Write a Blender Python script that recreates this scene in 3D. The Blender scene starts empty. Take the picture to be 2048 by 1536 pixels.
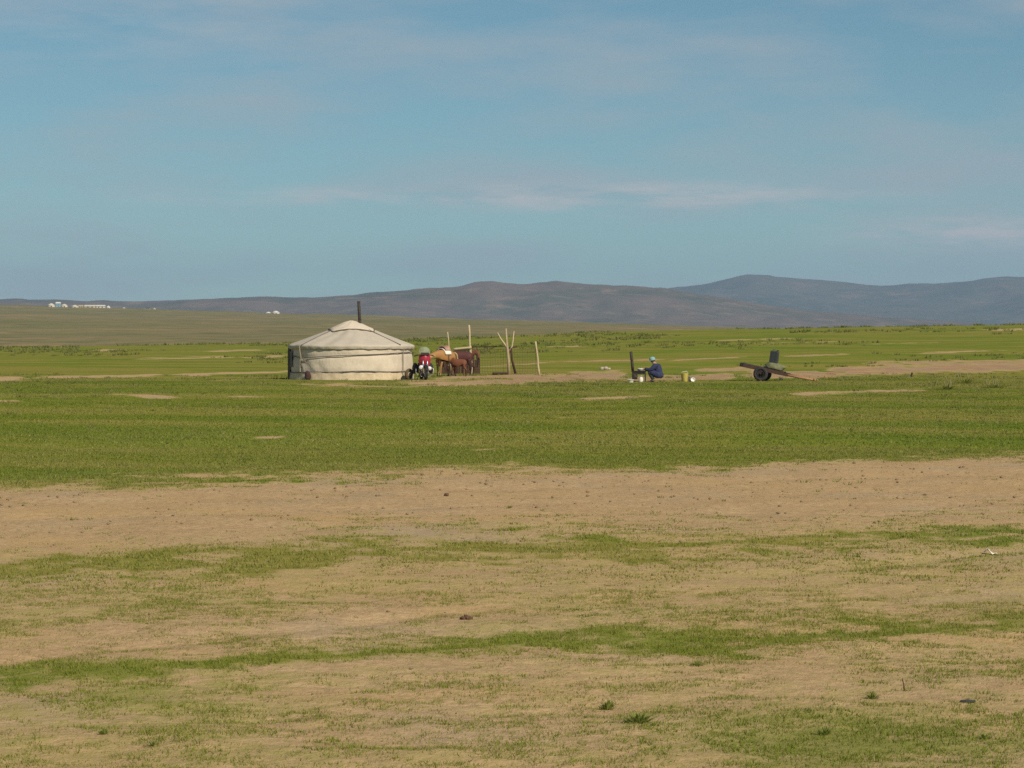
import bpy, math, random
import numpy as np
from mathutils import Vector, Matrix

random.seed(7)
RNG = np.random.default_rng(11)
SC = bpy.context.scene
COL = SC.collection
R = math.radians
PI = math.pi

# ------------------------------------------------------------------ camera
F, CX, CY, HZ, CH = 5120.0, 1024.0, 768.0, 673.0, 2.0   # focal length in px, centre, horizon row, eye height
PITCH = math.atan((CY - HZ) / F)
cam_d = bpy.data.cameras.new('camera')
cam = bpy.data.objects.new('camera', cam_d)
COL.objects.link(cam)
cam.location = (0, 0, CH)
cam.rotation_euler = (PI / 2 - PITCH, 0, 0)
cam_d.sensor_width = 36.0
cam_d.lens = 90.0
cam_d.clip_start = 0.1
cam_d.clip_end = 60000
SC.camera = cam

# ------------------------------------------------------------------ sky, sun, exposure
SUN_EL, SUN_SIDE = 38.0, 36.0          # degrees up, degrees to the right behind the camera
world = bpy.data.worlds.new('World')
SC.world = world
world.use_nodes = True
wn, wl = world.node_tree.nodes, world.node_tree.links
wn.clear()


def wnode(t, **kw):
    n = wn.new(t)
    for k, v in kw.items():
        setattr(n, k, v)
    return n


def wmath(op, a, b=None, c=None, clamp=False):
    n = wnode('ShaderNodeMath', operation=op, use_clamp=clamp)
    for i, v in enumerate((a, b, c)):
        if v is None:
            continue
        if isinstance(v, (int, float)):
            n.inputs[i].default_value = v
        else:
            wl.new(v, n.inputs[i])
    return n.outputs[0]


sky = wnode('ShaderNodeTexSky', sky_type='NISHITA', sun_disc=False)
sky.sun_elevation = R(SUN_EL)
sky.sun_rotation = R(180 - SUN_SIDE)
sky.altitude = 1500
sky.air_density = 1.0
sky.dust_density = 0.0
sky.ozone_density = 3.0
tc = wnode('ShaderNodeTexCoord')
sep = wnode('ShaderNodeSeparateXYZ')
wl.new(tc.outputs['Generated'], sep.inputs[0])
dx, dy, dz = sep.outputs


def wnoise(sx, sz, detail, rough, off=0.0):
    c = wnode('ShaderNodeCombineXYZ')
    wl.new(wmath('MULTIPLY_ADD', dx, sx, off), c.inputs[0])
    wl.new(wmath('MULTIPLY_ADD', dy, sx, off * .7), c.inputs[1])
    wl.new(wmath('MULTIPLY', dz, sz), c.inputs[2])
    n = wnode('ShaderNodeTexNoise')
    n.inputs['Scale'].default_value = 1.0
    n.inputs['Detail'].default_value = detail
    n.inputs['Roughness'].default_value = rough
    wl.new(c.outputs[0], n.inputs['Vector'])
    return n.outputs['Fac']


def wblob(px, py, wx, wy):
    a0, e0 = (px - CX) / F, (HZ - py) / F
    az = wmath('ARCTAN2', dx, dy)
    u = wmath('DIVIDE', wmath('SUBTRACT', az, a0), wx / F)
    v = wmath('DIVIDE', wmath('SUBTRACT', dz, e0), wy / F)
    q = wmath('ADD', wmath('MULTIPLY', u, u), wmath('MULTIPLY', v, v))
    return wmath('POWER', 2.718, wmath('MULTIPLY', q, -1.0))


n_soft = wnoise(9, 42, 5, .55, 3.1)
n_fine = wnoise(30, 190, 6, .6, 7.7)
veil = wmath('MULTIPLY', wmath('SUBTRACT', n_soft, .41), 3.2, clamp=True)       # thin cirrus veil everywhere
bank = wmath('ADD', wmath('ADD', wblob(1250, 395, 380, 26), wblob(1960, 470, 260, 30)),
             wmath('ADD', wmath('MULTIPLY', wblob(580, 395, 330, 16), .5), wmath('MULTIPLY', wblob(250, 60, 420, 90), .16)))
streak = wmath('MULTIPLY', wmath('MULTIPLY', bank, wmath('MULTIPLY', wmath('SUBTRACT', n_fine, .36), 3.2, clamp=True)), .75)
cloud = wmath('MULTIPLY', veil, .74, clamp=True)
tint = wnode('ShaderNodeMix', data_type='RGBA', blend_type='MULTIPLY')
tint.inputs[0].default_value = 1.0
wl.new(sky.outputs[0], tint.inputs[6])
SKY_TINT = (0.84, 1.12, 1.05, 1)
tint.inputs[7].default_value = SKY_TINT
mixc = wnode('ShaderNodeMix', data_type='RGBA')
wl.new(cloud, mixc.inputs[0])
wl.new(tint.outputs[2], mixc.inputs[6])
CLOUD_COL = (6.7, 7.4, 8.0, 1)
mixc.inputs[7].default_value = CLOUD_COL
mixs = wnode('ShaderNodeMix', data_type='RGBA')
wl.new(wmath('MULTIPLY', streak, 1.9, clamp=True), mixs.inputs[0])
wl.new(mixc.outputs[2], mixs.inputs[6])
mixs.inputs[7].default_value = (9.6, 9.6, 9.6, 1)
bg = wnode('ShaderNodeBackground')
bg.inputs[1].default_value = 0.058
wl.new(mixs.outputs[2], bg.inputs[0])
wo = wnode('ShaderNodeOutputWorld')
wl.new(bg.outputs[0], wo.inputs[0])

sun_d = bpy.data.lights.new('sun', 'SUN')
sun_d.energy = 4.7
sun_d.angle = R(0.6)
sun_d.color = (1.0, 0.89, 0.71)
sun = bpy.data.objects.new('sun', sun_d)
COL.objects.link(sun)
sv = Vector((math.sin(R(SUN_SIDE)) * math.cos(R(SUN_EL)), -math.cos(R(SUN_SIDE)) * math.cos(R(SUN_EL)), math.sin(R(SUN_EL))))
sun.rotation_euler = sv.to_track_quat('Z', 'Y').to_euler()
sun.location = (20, -30, 40)

SC.view_settings.view_transform = 'Standard'
SC.view_settings.look = 'None'
SC.view_settings.gamma = 1.0
SC.view_settings.use_curve_mapping = False
SC.view_settings.exposure = 0.0
SC.render.engine = 'CYCLES'
SC.cycles.filter_width = 1.5
SC.cycles.max_bounces = 6
SC.cycles.sample_clamp_direct = 6.0
SC.cycles.sample_clamp_indirect = 3.0
SC.cycles.volume_bounces = 1
SC.cycles.use_denoising = False


# ------------------------------------------------------------------ maths helpers
def px_of(X, Y):
    return CX + F * X / np.maximum(Y, 1e-3)


def at(px, py, Y):
    """point at forward distance Y seen at pixel (px, py)"""
    u, v = (px - CX) / F, (CY - py) / F
    yf = math.cos(PITCH) + v * math.sin(PITCH)
    zf = -math.sin(PITCH) + v * math.cos(PITCH)
    t = Y / yf
    return Vector((u * t, Y, CH + zf * t))


def ground_at(px, py):
    """flat-ground point at a pixel below the horizon"""
    u, v = (px - CX) / F, (CY - py) / F
    yf = math.cos(PITCH) + v * math.sin(PITCH)
    zf = -math.sin(PITCH) + v * math.cos(PITCH)
    t = CH / -zf
    return u * t, yf * t


def vnoise(x, y, seed=0):
    xi, yi = np.floor(x), np.floor(y)
    fx, fy = x - xi, y - yi
    fx = fx * fx * (3 - 2 * fx)
    fy = fy * fy * (3 - 2 * fy)
    xi = xi.astype(np.int64)
    yi = yi.astype(np.int64)

    def h(a, b):
        n = (a * 374761393 + b * 668265263 + seed * 1442695041) & 0xFFFFFFFF
        n = ((n ^ (n >> 13)) * 1274126177) & 0xFFFFFFFF
        n = n ^ (n >> 16)
        return (n & 0xFFFFFF) / float(0xFFFFFF)
    a = h(xi, yi) * (1 - fx) + h(xi + 1, yi) * fx
    b = h(xi, yi + 1) * (1 - fx) + h(xi + 1, yi + 1) * fx
    return a * (1 - fy) + b * fy


def fbm(x, y, octv=4, seed=0, gain=.5):
    s, a, t = 0.0, 1.0, 0.0
    for k in range(octv):
        s = s + a * vnoise(x * 2 ** k + 17.3 * k, y * 2 ** k - 9.1 * k, seed + k)
        t += a
        a *= gain
    return s / t


def sstep(a, b, x):
    t = np.clip((x - a) / (b - a), 0, 1)
    return t * t * (3 - 2 * t)


EDGE = ([-1500, 0, 300, 600, 800, 1000, 1200, 1400, 1700, 2048, 3500], [702, 694, 690, 686, 680, 672, 664, 659, 654, 650, 646])
PLAT = ([-1500, 0, 100, 300, 550, 800, 1000, 1300, 1500, 2048, 3500], [604, 612, 614, 619, 628, 634, 640, 648, 655, 668, 680])


def elev(X, Y):
    """terrain height"""
    X = np.asarray(X, float)
    Y = np.asarray(Y, float)
    r = np.hypot(X, Y)
    th = np.clip(np.arctan2(X, Y), -1.0, 1.0)
    px = CX + F * np.tan(th)
    z4 = CH + (HZ - np.interp(px, *EDGE)) / F * 400
    zp = CH + (HZ - np.interp(px, *PLAT)) / F * 2200
    z6 = z4 - 1.6
    z = np.zeros_like(r)
    k = sstep(125, 160, r) * (r - 125) / 275.0
    z = np.where(r < 400, z4 * np.clip(k, 0, 1), z)
    t = (r - 400) / 250
    z = np.where((r >= 400) & (r < 650), z4 + (z6 - z4) * sstep(0, 1, t), z)
    t = np.clip((r - 650) / 1550, 0, 1)
    z = np.where((r >= 650) & (r < 2200), z6 + (zp - z6) * t ** 1.1, z)
    t = np.clip((r - 2200) / 1500, 0, 1)
    z = np.where(r >= 2200, zp + (-6 - zp) * sstep(0, 1, t), z)
    amp = np.clip((r - 150) / 250, 0, 1) * np.minimum(r, 2200) * 0.00085
    z = z + amp * (fbm(X / (20 + 0 * r), Y / 60, 4, 5) - .5)
    big = np.clip((r - 700) / 400, 0, 1) * 5.0 * np.clip((3000 - r) / 800, 0, 1)
    z = z + big * (fbm(X / 260, Y / 420, 3, 21) - .5)
    near = np.clip((150 - r) / 40, 0, 1)
    z = z + near * (0.10 * (fbm(X / 6, Y / 5, 3, 9) - .5) * np.clip((r - 6) / 40, .35, 1) + (0.05 * (fbm(X / .7, Y / .55, 3, 33) - .5) + .020 * (fbm(X / .16, Y / .13, 2, 35) - .5)) * np.clip((70 - r) / 30, .3, 1))
    py = HZ + F * CH / np.maximum(Y, 5.0)
    pr = np.clip(px, -900, 2950)
    t1 = 962 - .031 * pr
    rut = np.exp(-((py - t1 - 44) / 5.5) ** 2) + .8 * np.exp(-((py - t1 - 74) / 6) ** 2) + np.exp(-((py - 1322 + .11 * pr) / 9) ** 2)
    z = z - .045 * near * rut * (Y > 8) * np.clip(fbm(X / 2.5, Y / 2.5, 2, 130) * 2.4 - .5, 0, 1)
    return z


def gz(x, y):
    return float(elev(np.array([x]), np.array([y]))[0])


# ------------------------------------------------------------------ vegetation cover of the ground (where grass grows)
T1 = ([0, 350, 700, 1050, 1400, 1750, 2048], [966, 954, 944, 934, 926, 914, 900])
R2 = ([0, 700, 1000, 1400, 2048], [1048, 1022, 1006, 1000, 975])
S1 = ([0, 300, 700, 1050, 1400, 1700, 2048], [1126, 1124, 1106, 1104, 1096, 1082, 1068])
S1W = ([0, 300, 700, 1100, 1500, 2048], [22, 24, 26, 38, 24, 22])
S2 = ([0, 350, 600, 900, 1200, 1450, 1700, 2048], [1372, 1348, 1328, 1305, 1285, 1272, 1260, 1252])
S2W = ([0, 400, 900, 1200, 1700, 2048], [30, 26, 30, 24, 26, 26])
# bare streaks in the far field: x0, y0, x1, y1, half thickness, strength
STREAK = [(-200, 764, 60, 756, 4, .9), (60, 756, 330, 750, 4.5, 1), (330, 750, 620, 741, 2.5, .8), (60, 738, 60, 738, 2, 0),
          (260, 718, 470, 713, 2.5, .9), (470, 715, 580, 711, 1.5, .8), (215, 789, 370, 794, 3, .9), (370, 793, 560, 792, 2, .6),
          (-100, 801, 60, 800, 4, .7), (440, 871, 475, 871, 4, .9), (500, 875, 580, 871, 4, .9), (400, 760, 600, 760, 2, .5),
          (590, 771, 830, 768, 6, .8), (780, 769, 1060, 762, 9, 1), (1000, 760, 1260, 752, 9, .95), (860, 757, 1100, 752, 5, .8),
          (1120, 723, 1330, 719, 2, .9), (1330, 722, 1500, 713, 2.5, .7), (1560, 712, 1700, 709, 2, .9), (1830, 706, 2048, 700, 2, .5),
          (1150, 799, 1320, 795, 3, .9), (1460, 792, 1560, 790, 2.5, .6), (1580, 788, 1860, 783, 4.0, 1), (1110, 838, 1140, 836, 3, .9),
          (1240, 758, 1480, 752, 8, .9), (1480, 750, 1700, 748, 9, .95), (1650, 745, 1850, 739, 12, 1), (1800, 737, 2100, 732, 12, 1),
          (1380, 742, 1560, 736, 6, .7), (1720, 728, 2100, 722, 6, .7), (930, 735, 1080, 728, 3, .5), (1040, 730, 1130, 722, 2, .7),
          (1130, 745, 1260, 742, 5, .6), (180, 701, 260, 700, 3, .7), (400, 703, 540, 700, 2.5, .6), (1960, 660, 2100, 658, 3, .9),
          (1080, 694, 1180, 692, 1.5, .7), (1420, 681, 1600, 676, 2, .5), (1480, 686, 1700, 683, 1.5, .5), (1700, 690, 1900, 684, 1.5, .4),
          (930, 905, 1020, 902, 3, .5), (1500, 905, 1600, 903, 3, .4), (90, 881, 130, 880, 3, .6), (620, 905, 700, 903, 2, .3)]


def bands(X, Y):
    """long drier and lusher bands lying across the field"""
    w = (fbm(X / 25, Y / 25, 2, 120) - .5) * 14
    return np.clip((fbm(X / 8, (Y + w + X * .35) / 3.6, 4, 121, .6) - .5) * 3.0 + .55, 0, 1)


def cover(X, Y):
    """returns (cover 0..1, lushness, yard) for points of the steppe"""
    X = np.asarray(X, float)
    Y = np.asarray(Y, float)
    r = np.hypot(X, Y)
    fwd = Y > 2
    Ys = np.where(fwd, Y, 2.0)
    z = np.where(r > 125, elev(X, Y), 0.0)
    px = CX + F * X / Ys
    py = HZ + F * (CH - z) / Ys
    pxc = np.clip(px, -900, 2950)
    wob = (fbm(X / 1.6, Y / 2.2, 4, 3) - .5)
    wob2 = (fbm(X / .45, Y / .6, 4, 8, .65) - .5)
    q = py + wob * np.clip((py - 700) * .16, 3, 70) + wob2 * np.clip((py - 700) * .20, 1.5, 70)

    def lin(tab):
        xs, ys = tab
        v = np.interp(pxc, xs, ys)
        v = np.where(pxc < xs[0], ys[0] + (pxc - xs[0]) * (ys[1] - ys[0]) / (xs[1] - xs[0]), v)
        return np.where(pxc > xs[-1], ys[-1] + (pxc - xs[-1]) * (ys[-1] - ys[-2]) / (xs[-1] - xs[-2]), v)
    t1, r2, s1, s2 = lin(T1), lin(R2), lin(S1), lin(S2)
    c = np.full_like(X, .97)
    # the bare track
    road = sstep(t1 - 22, t1 + 36, q)
    c = c * (1 - road) + .05 * road
    # thinning patches below it
    c = np.maximum(c, sstep(r2 - 10, s1 - 20, q) * .50 * sstep(r2 - 40, r2 + 40, q))
    w1 = np.interp(pxc, *S1W)
    c = np.maximum(c, .78 * np.exp(-(np.abs(q - s1) / w1) ** 2.0))
    bare = sstep(s1 + w1 * .9, s1 + w1 * .9 + 20, q)
    soil = .50 - .17 * sstep(s1 + 40, s1 + 105, q)
    c = np.where(q > s1 + w1 * .6, np.maximum(soil * bare, c), c)
    # a clean wheel rut on the second bare strip
    rut = np.interp(pxc, [-200, 0, 200, 450, 700, 1000], [1330, 1315, 1290, 1265, 1245, 1225])
    c = c - .26 * np.exp(-((q - rut) / 26) ** 2) * sstep(1150, 700, pxc)
    w2 = np.interp(pxc, *S2W)
    c = np.maximum(c, .75 * np.exp(-(np.abs(q - s2) / w2) ** 2.0))
    low = sstep(s2 + w2 * .5, s2 + w2 * 1.6, q)
    patch = .45 + .16 * np.exp(-((pxc - 250) / 330) ** 2 - ((q - 1410) / 55) ** 2) + .22 * np.exp(-((pxc - 1720) / 420) ** 2 - ((q - 1490) / 70) ** 2) \
        + .10 * np.exp(-((pxc - 400) / 500) ** 2 - ((q - 1520) / 40) ** 2) - .08 * np.exp(-((pxc - 900) / 300) ** 2 - ((q - 1440) / 60) ** 2)
    c = np.where(q > s2 + w2 * .5, np.maximum(patch * low, np.where(low > .5, 0, c)), c)
    # bare streaks of the far field
    yard = np.zeros_like(X)
    sel = (py < 930) & (Y < 900) & fwd
    if sel.any():
        xs, ys_ = px[sel], py[sel] + (fbm(X[sel] / 5, Y[sel] / 9, 3, 40) - .5) * np.clip((py[sel] - 660) * .11, 1.5, 14)
        acc = np.zeros_like(xs)
        for x0, y0, x1, y1, h, s in STREAK:
            if x1 == x0:
                continue
            t = (xs - x0) / (x1 - x0)
            yc = y0 + (y1 - y0) * t
            end = np.clip(np.minimum(t, 1 - t) * (x1 - x0) / 40 + .25, 0, 1)
            acc = np.maximum(acc, s * end * np.exp(-((ys_ - yc) / (h * .72)) ** 2))
        acc = np.clip(acc * (-.55 + 3.0 * fbm(X[sel] / .9, Y[sel] / 1.6, 5, 44, .65)), 0, 1)
        c[sel] = c[sel] * (1 - .98 * acc)
        yard[sel] = acc * sstep(840, 1000, xs) * sstep(770, 760, ys_) * sstep(700, 715, ys_)
    # lush / dry hue
    lush = fbm(X / 9, Y / 14, 3, 60)
    return np.clip(c, 0, 1), lush, yard


# ------------------------------------------------------------------ materials
def new_mat(name):
    m = bpy.data.materials.new(name)
    m.use_nodes = True
    nt = m.node_tree
    b = nt.nodes['Principled BSDF']
    return m, nt, nt.nodes, nt.links, b


def mat(name, col, rough=.8, var=.18, scale=14, metal=0.0, spec=.3, bump=0.0, stretch=(1, 1, 1), dirt=None):
    m, nt, N, L, b = new_mat(name)
    tcn = N.new('ShaderNodeTexCoord')
    mp = N.new('ShaderNodeMapping')
    mp.inputs['Scale'].default_value = stretch
    L.new(tcn.outputs['Object'], mp.inputs[0])
    no = N.new('ShaderNodeTexNoise')
    no.inputs['Scale'].default_value = scale
    no.inputs['Detail'].default_value = 6
    L.new(mp.outputs[0], no.inputs['Vector'])
    mx = N.new('ShaderNodeMix')
    mx.data_type = 'RGBA'
    mr = N.new('ShaderNodeMapRange')
    mr.inputs[1].default_value = .3
    mr.inputs[2].default_value = .7
    L.new(no.outputs['Fac'], mr.inputs[0])
    L.new(mr.outputs[0], mx.inputs[0])
    mx.inputs[6].default_value = tuple(c * (1 - var) for c in col) + (1,)
    mx.inputs[7].default_value = tuple(min(1, c * (1 + var)) for c in col) + (1,)
    out = mx.outputs[2]
    if dirt:
        n2 = N.new('ShaderNodeTexNoise')
        n2.inputs['Scale'].default_value = scale * .23
        n2.inputs['Detail'].default_value = 5
        L.new(mp.outputs[0], n2.inputs['Vector'])
        r2 = N.new('ShaderNodeMapRange')
        r2.inputs[1].default_value = .48
        r2.inputs[2].default_value = .72
        L.new(n2.outputs['Fac'], r2.inputs[0])
        m2 = N.new('ShaderNodeMix')
        m2.data_type = 'RGBA'
        L.new(r2.outputs[0], m2.inputs[0])
        L.new(out, m2.inputs[6])
        m2.inputs[7].default_value = tuple(dirt) + (1,)
        out = m2.outputs[2]
    L.new(out, b.inputs['Base Color'])
    b.inputs['Roughness'].default_value = rough
    b.inputs['Metallic'].default_value = metal
    b.inputs['Specular IOR Level'].default_value = spec
    if bump:
        bn = N.new('ShaderNodeBump')
        bn.inputs['Strength'].default_value = bump
        bn.inputs['Distance'].default_value = .03
        L.new(no.outputs['Fac'], bn.inputs['Height'])
        L.new(bn.outputs[0], b.inputs['Normal'])
    return m


def ground_material():
    m, nt, N, L, b = new_mat('steppe_ground')

    def node(t, **kw):
        n = N.new(t)
        for k, v in kw.items():
            setattr(n, k, v)
        return n

    def noise(scale, detail=5, rough=.6, vec=None):
        n = node('ShaderNodeTexNoise')
        n.inputs['Scale'].default_value = scale
        n.inputs['Detail'].default_value = detail
        n.inputs['Roughness'].default_value = rough
        L.new(vec, n.inputs['Vector'])
        return n.outputs['Fac']

    def rng(x, a, b_, c=0.0, d=1.0):
        n = node('ShaderNodeMapRange')
        n.inputs[1].default_value, n.inputs[2].default_value = a, b_
        n.inputs[3].default_value, n.inputs[4].default_value = c, d
        L.new(x, n.inputs[0])
        return n.outputs[0]

    def mth(op, a, b_):
        n = node('ShaderNodeMath', operation=op)
        for i, v in enumerate((a, b_)):
            if isinstance(v, (int, float)):
                n.inputs[i].default_value = v
            else:
                L.new(v, n.inputs[i])
        return n.outputs[0]

    def mix(f, a, b_):
        n = node('ShaderNodeMix', data_type='RGBA')
        if isinstance(f, (int, float)):
            n.inputs[0].default_value = f
        else:
            L.new(f, n.inputs[0])
        for i, v in ((6, a), (7, b_)):
            if isinstance(v, tuple):
                n.inputs[i].default_value = v + (1,)
            else:
                L.new(v, n.inputs[i])
        return n.outputs[2]
    geo = node('ShaderNodeNewGeometry')
    P = geo.outputs['Position']
    at_ = node('ShaderNodeAttribute', attribute_name='veg')
    sp = node('ShaderNodeSeparateColor')
    L.new(at_.outputs['Color'], sp.inputs[0])
    cov, dry, yard = sp.outputs
    n1 = noise(.9, 6, .62, P)
    n2 = noise(11, 6, .7, P)
    n3 = noise(.12, 5, .55, P)
    n4 = noise(.012, 6, .6, P)
    # soil
    s = mix(rng(n1, .35, .65), (.470, .325, .178), (.555, .395, .222))
    s = mix(rng(n2, .40, .70), s, (.335, .230, .130))
    s = mix(mth('MULTIPLY', rng(noise(30, 4, .7, P), .52, .72), .5), s, (.27, .185, .105))
    s = mix(mth('MULTIPLY', yard, .7), s, (.300, .185, .120))
    peb = node('ShaderNodeTexVoronoi')
    peb.inputs['Scale'].default_value = 26
    L.new(P, peb.inputs['Vector'])
    s = mix(mth('MULTIPLY', rng(peb.outputs['Distance'], .16, .06), .55), s, (.16, .115, .075))
    ns = noise(.33, 4, .6, P)
    s = mix(mth('MULTIPLY', rng(ns, .50, .68), .55), s, (.500, .335, .155))
    s = mix(mth('MULTIPLY', rng(ns, .46, .30), .5), s, (.375, .305, .215))
    # turf between the blades
    g = mix(rng(n3, .35, .65), (.155, .200, .028), (.215, .225, .036))
    g = mix(rng(n1, .4, .7), g, (.140, .180, .027))
    g = mix(mth('MULTIPLY', rng(noise(.16, 5, .65, P), .50, .70), .7), g, (.215, .180, .050))
    g = mix(mth('MULTIPLY', rng(at_.outputs['Alpha'], .5, .95), .75), g, (.250, .210, .055))
    g = mix(mth('MULTIPLY', rng(at_.outputs['Alpha'], .5, .05), .6), g, (.118, .160, .026))
    g = mix(rng(cov, .78, .45), g, (.415, .330, .140))
    far = mix(rng(n4, .34, .66), (.185, .178, .078), (.290, .205, .110))
    far = mix(rng(noise(.05, 6, .75, P), .46, .66), far, (.120, .122, .056))
    far = mix(rng(noise(.028, 6, .75, P), .54, .70), far, (.330, .225, .135))
    nb = noise(.0045, 5, .55, P)
    far = mix(mth('MULTIPLY', rng(nb, .42, .62), .6), far, (.145, .152, .066))
    g = mix(dry, g, far)
    f = mth('ADD', cov, mth('MULTIPLY', mth('SUBTRACT', n2, .5), .55))
    f = mth('ADD', f, mth('MULTIPLY', mth('SUBTRACT', n1, .5), .45))
    f = mth('ADD', f, mth('MULTIPLY', mth('SUBTRACT', noise(3.1, 4, .65, P), .5), .75))
    f = rng(f, .38, .68)
    col = mix(f, s, g)
    L.new(col, b.inputs['Base Color'])
    b.inputs['Roughness'].default_value = .95
    b.inputs['Specular IOR Level'].default_value = .0
    bp = node('ShaderNodeBump')
    bp.inputs['Strength'].default_value = .7
    bp.inputs['Distance'].default_value = .035
    n6 = noise(38, 4, .7, P)
    L.new(mth('ADD', n2, mth('MULTIPLY', n6, .45)), bp.inputs['Height'])
    L.new(bp.outputs[0], b.inputs['Normal'])
    return m


def hill_material(name, ca, cb, cc, sc):
    m, nt, N, L, b = new_mat(name)
    geo = N.new('ShaderNodeNewGeometry')

    def noise(scale, st, det=6):
        mp = N.new('ShaderNodeMapping')
        mp.inputs['Scale'].default_value = st
        L.new(geo.outputs['Position'], mp.inputs[0])
        n = N.new('ShaderNodeTexNoise')
        n.inputs['Scale'].default_value = scale
        n.inputs['Detail'].default_value = det
        n.inputs['Roughness'].default_value = .62
        L.new(mp.outputs[0], n.inputs['Vector'])
        return n.outputs['Fac']

    def rng(x, a, b_):
        n = N.new('ShaderNodeMapRange')
        n.inputs[1].default_value, n.inputs[2].default_value = a, b_
        L.new(x, n.inputs[0])
        return n.outputs[0]

    def mix(f, a, b_):
        n = N.new('ShaderNodeMix')
        n.data_type = 'RGBA'
        L.new(f, n.inputs[0])
        for i, v in ((6, a), (7, b_)):
            if isinstance(v, tuple):
                n.inputs[i].default_value = v + (1,)
            else:
                L.new(v, n.inputs[i])
        return n.outputs[2]
    c = mix(rng(noise(sc, (1, 1, 3)), .40, .62), ca, cb)
    c = mix(rng(noise(sc * 3.1, (1, 1, 4)), .52, .70), c, cc)
    L.new(c, b.inputs['Base Color'])
    b.inputs['Roughness'].default_value = 1
    b.inputs['Specular IOR Level'].default_value = 0
    return m


def blade_material(name, ca, cb, cd):
    m, nt, N, L, b = new_mat(name)
    a = N.new('ShaderNodeAttribute')
    a.attribute_name = 'tint'
    sp = N.new('ShaderNodeSeparateColor')
    L.new(a.outputs['Color'], sp.inputs[0])

    def mix(f, x, y):
        n = N.new('ShaderNodeMix')
        n.data_type = 'RGBA'
        L.new(f, n.inputs[0])
        for i, v in ((6, x), (7, y)):
            if isinstance(v, tuple):
                n.inputs[i].default_value = v + (1,)
            else:
                L.new(v, n.inputs[i])
        return n.outputs[2]
    c = mix(sp.outputs[0], ca, cb)
    c = mix(sp.outputs[1], c, cd)
    L.new(c, b.inputs['Base Color'])
    b.inputs['Roughness'].default_value = .9
    b.inputs['Specular IOR Level'].default_value = .0
    tr = N.new('ShaderNodeBsdfTranslucent')
    L.new(c, tr.inputs[0])
    ms = N.new('ShaderNodeMixShader')
    ms.inputs[0].default_value = .35
    L.new(b.outputs[0], ms.inputs[1])
    L.new(tr.outputs[0], ms.inputs[2])
    L.new(ms.outputs[0], N['Material Output'].inputs[0])
    return m


M = {}
M['ground'] = ground_material()
M['grass'] = blade_material('grass_blade', (.160, .218, .027), (.236, .262, .040), (.420, .345, .155))
M['herb'] = blade_material('herb_leaf', (.175, .235, .040), (.260, .300, .065), (.38, .33, .15))
M['shrub'] = blade_material('shrub_leaf', (.130, .155, .030), (.200, .215, .045), (.30, .27, .13))
M['straw'] = blade_material('dry_stalk', (.44, .38, .20), (.36, .32, .15), (.30, .30, .12))
M['hill_near'] = hill_material('brown_hill', (.152, .114, .094), (.082, .086, .064), (.220, .155, .115), .0042)
M['hill_far'] = hill_material('blue_hill', (.105, .098, .072), (.060, .072, .052), (.165, .115, .085), .0026)
M['felt'] = mat('felt_canvas', (.60, .525, .42), .95, .05, 11, bump=.45, spec=.05, stretch=(1, 1, .6), dirt=(.53, .46, .36))
M['roof_felt'] = mat('roof_canvas', (.485, .435, .36), .95, .05, 8, bump=.4, spec=.05, dirt=(.445, .395, .32))
M['skirt'] = mat('skirt_felt', (.57, .47, .33), .95, .10, 8, bump=.3, spec=.05, dirt=(.45, .35, .22))
M['rope'] = mat('horsehair_rope', (.15, .128, .115), .95, .25, 30, spec=.05)
M['rope_pale'] = mat('pale_rope', (.30, .255, .19), .95, .2, 30, spec=.05)
M['door'] = mat('door_wood', (.12, .10, .06), .7, .25, 9)
M['flap'] = mat('grey_cloth', (.16, .155, .15), .95, .2, 9, spec=.05)
M['pipe'] = mat('sooty_pipe', (.055, .045, .038), .7, .35, 10, metal=.2)
M['black_metal'] = mat('sooty_iron', (.030, .024, .022), .7, .35, 14, metal=.2)
M['rubber'] = mat('rubber', (.028, .027, .028), .85, .25, 20)
M['dusty_rubber'] = mat('dusty_rubber', (.040, .036, .036), .9, .3, 16)
M['pale_wood'] = mat('peeled_pole', (.46, .38, .235), .85, .2, 12, bump=.2, stretch=(4, 4, 1))
M['grey_wood'] = mat('weathered_pole', (.37, .30, .19), .9, .25, 12, bump=.2, stretch=(4, 4, 1))
M['dark_wood'] = mat('dark_plank', (.060, .028, .022), .85, .35, 7, bump=.2, stretch=(4, 4, 1))
M['red_wood'] = mat('reddish_shaft', (.33, .185, .10), .8, .25, 12, stretch=(1, 4, 4))
M['cart_wood'] = mat('tarred_beam', (.075, .046, .033), .8, .4, 9, stretch=(1, 5, 5))
M['wire'] = mat('rusty_wire', (.15, .095, .060), .8, .25, 20)
M['red_paint'] = mat('red_enamel', (.33, .020, .040), .4, .12, 9, spec=.5)
M['chrome'] = mat('chrome', (.75, .75, .76), .18, .03, 9, metal=1.0)
M['alloy'] = mat('dull_alloy', (.42, .41, .40), .45, .15, 12, metal=.7)
M['lamp'] = mat('lamp_glass', (.68, .68, .70), .12, .02, 9, spec=.8)
M['white_enamel'] = mat('white_enamel', (.78, .77, .70), .4, .05, 9, spec=.5)
M['aluminium'] = mat('aluminium', (.72, .70, .60), .4, .06, 12, metal=.35)
M['yellow_plastic'] = mat('yellow_plastic', (.62, .52, .14), .5, .08, 9)
M['grey_tin'] = mat('grey_tin', (.24, .22, .21), .5, .2, 12, metal=.3)
M['dark_drum'] = mat('dark_plastic', (.040, .044, .048), .45, .25, 9)
M['green_canvas'] = mat('green_canvas', (.16, .165, .085), .9, .2, 9, bump=.3)
M['white_cloth'] = mat('white_cloth', (.72, .70, .62), .9, .06, 12, bump=.2)
M['blue_cloth'] = mat('dark_blue_cloth', (.030, .036, .090), .9, .3, 12, bump=.3)
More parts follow.
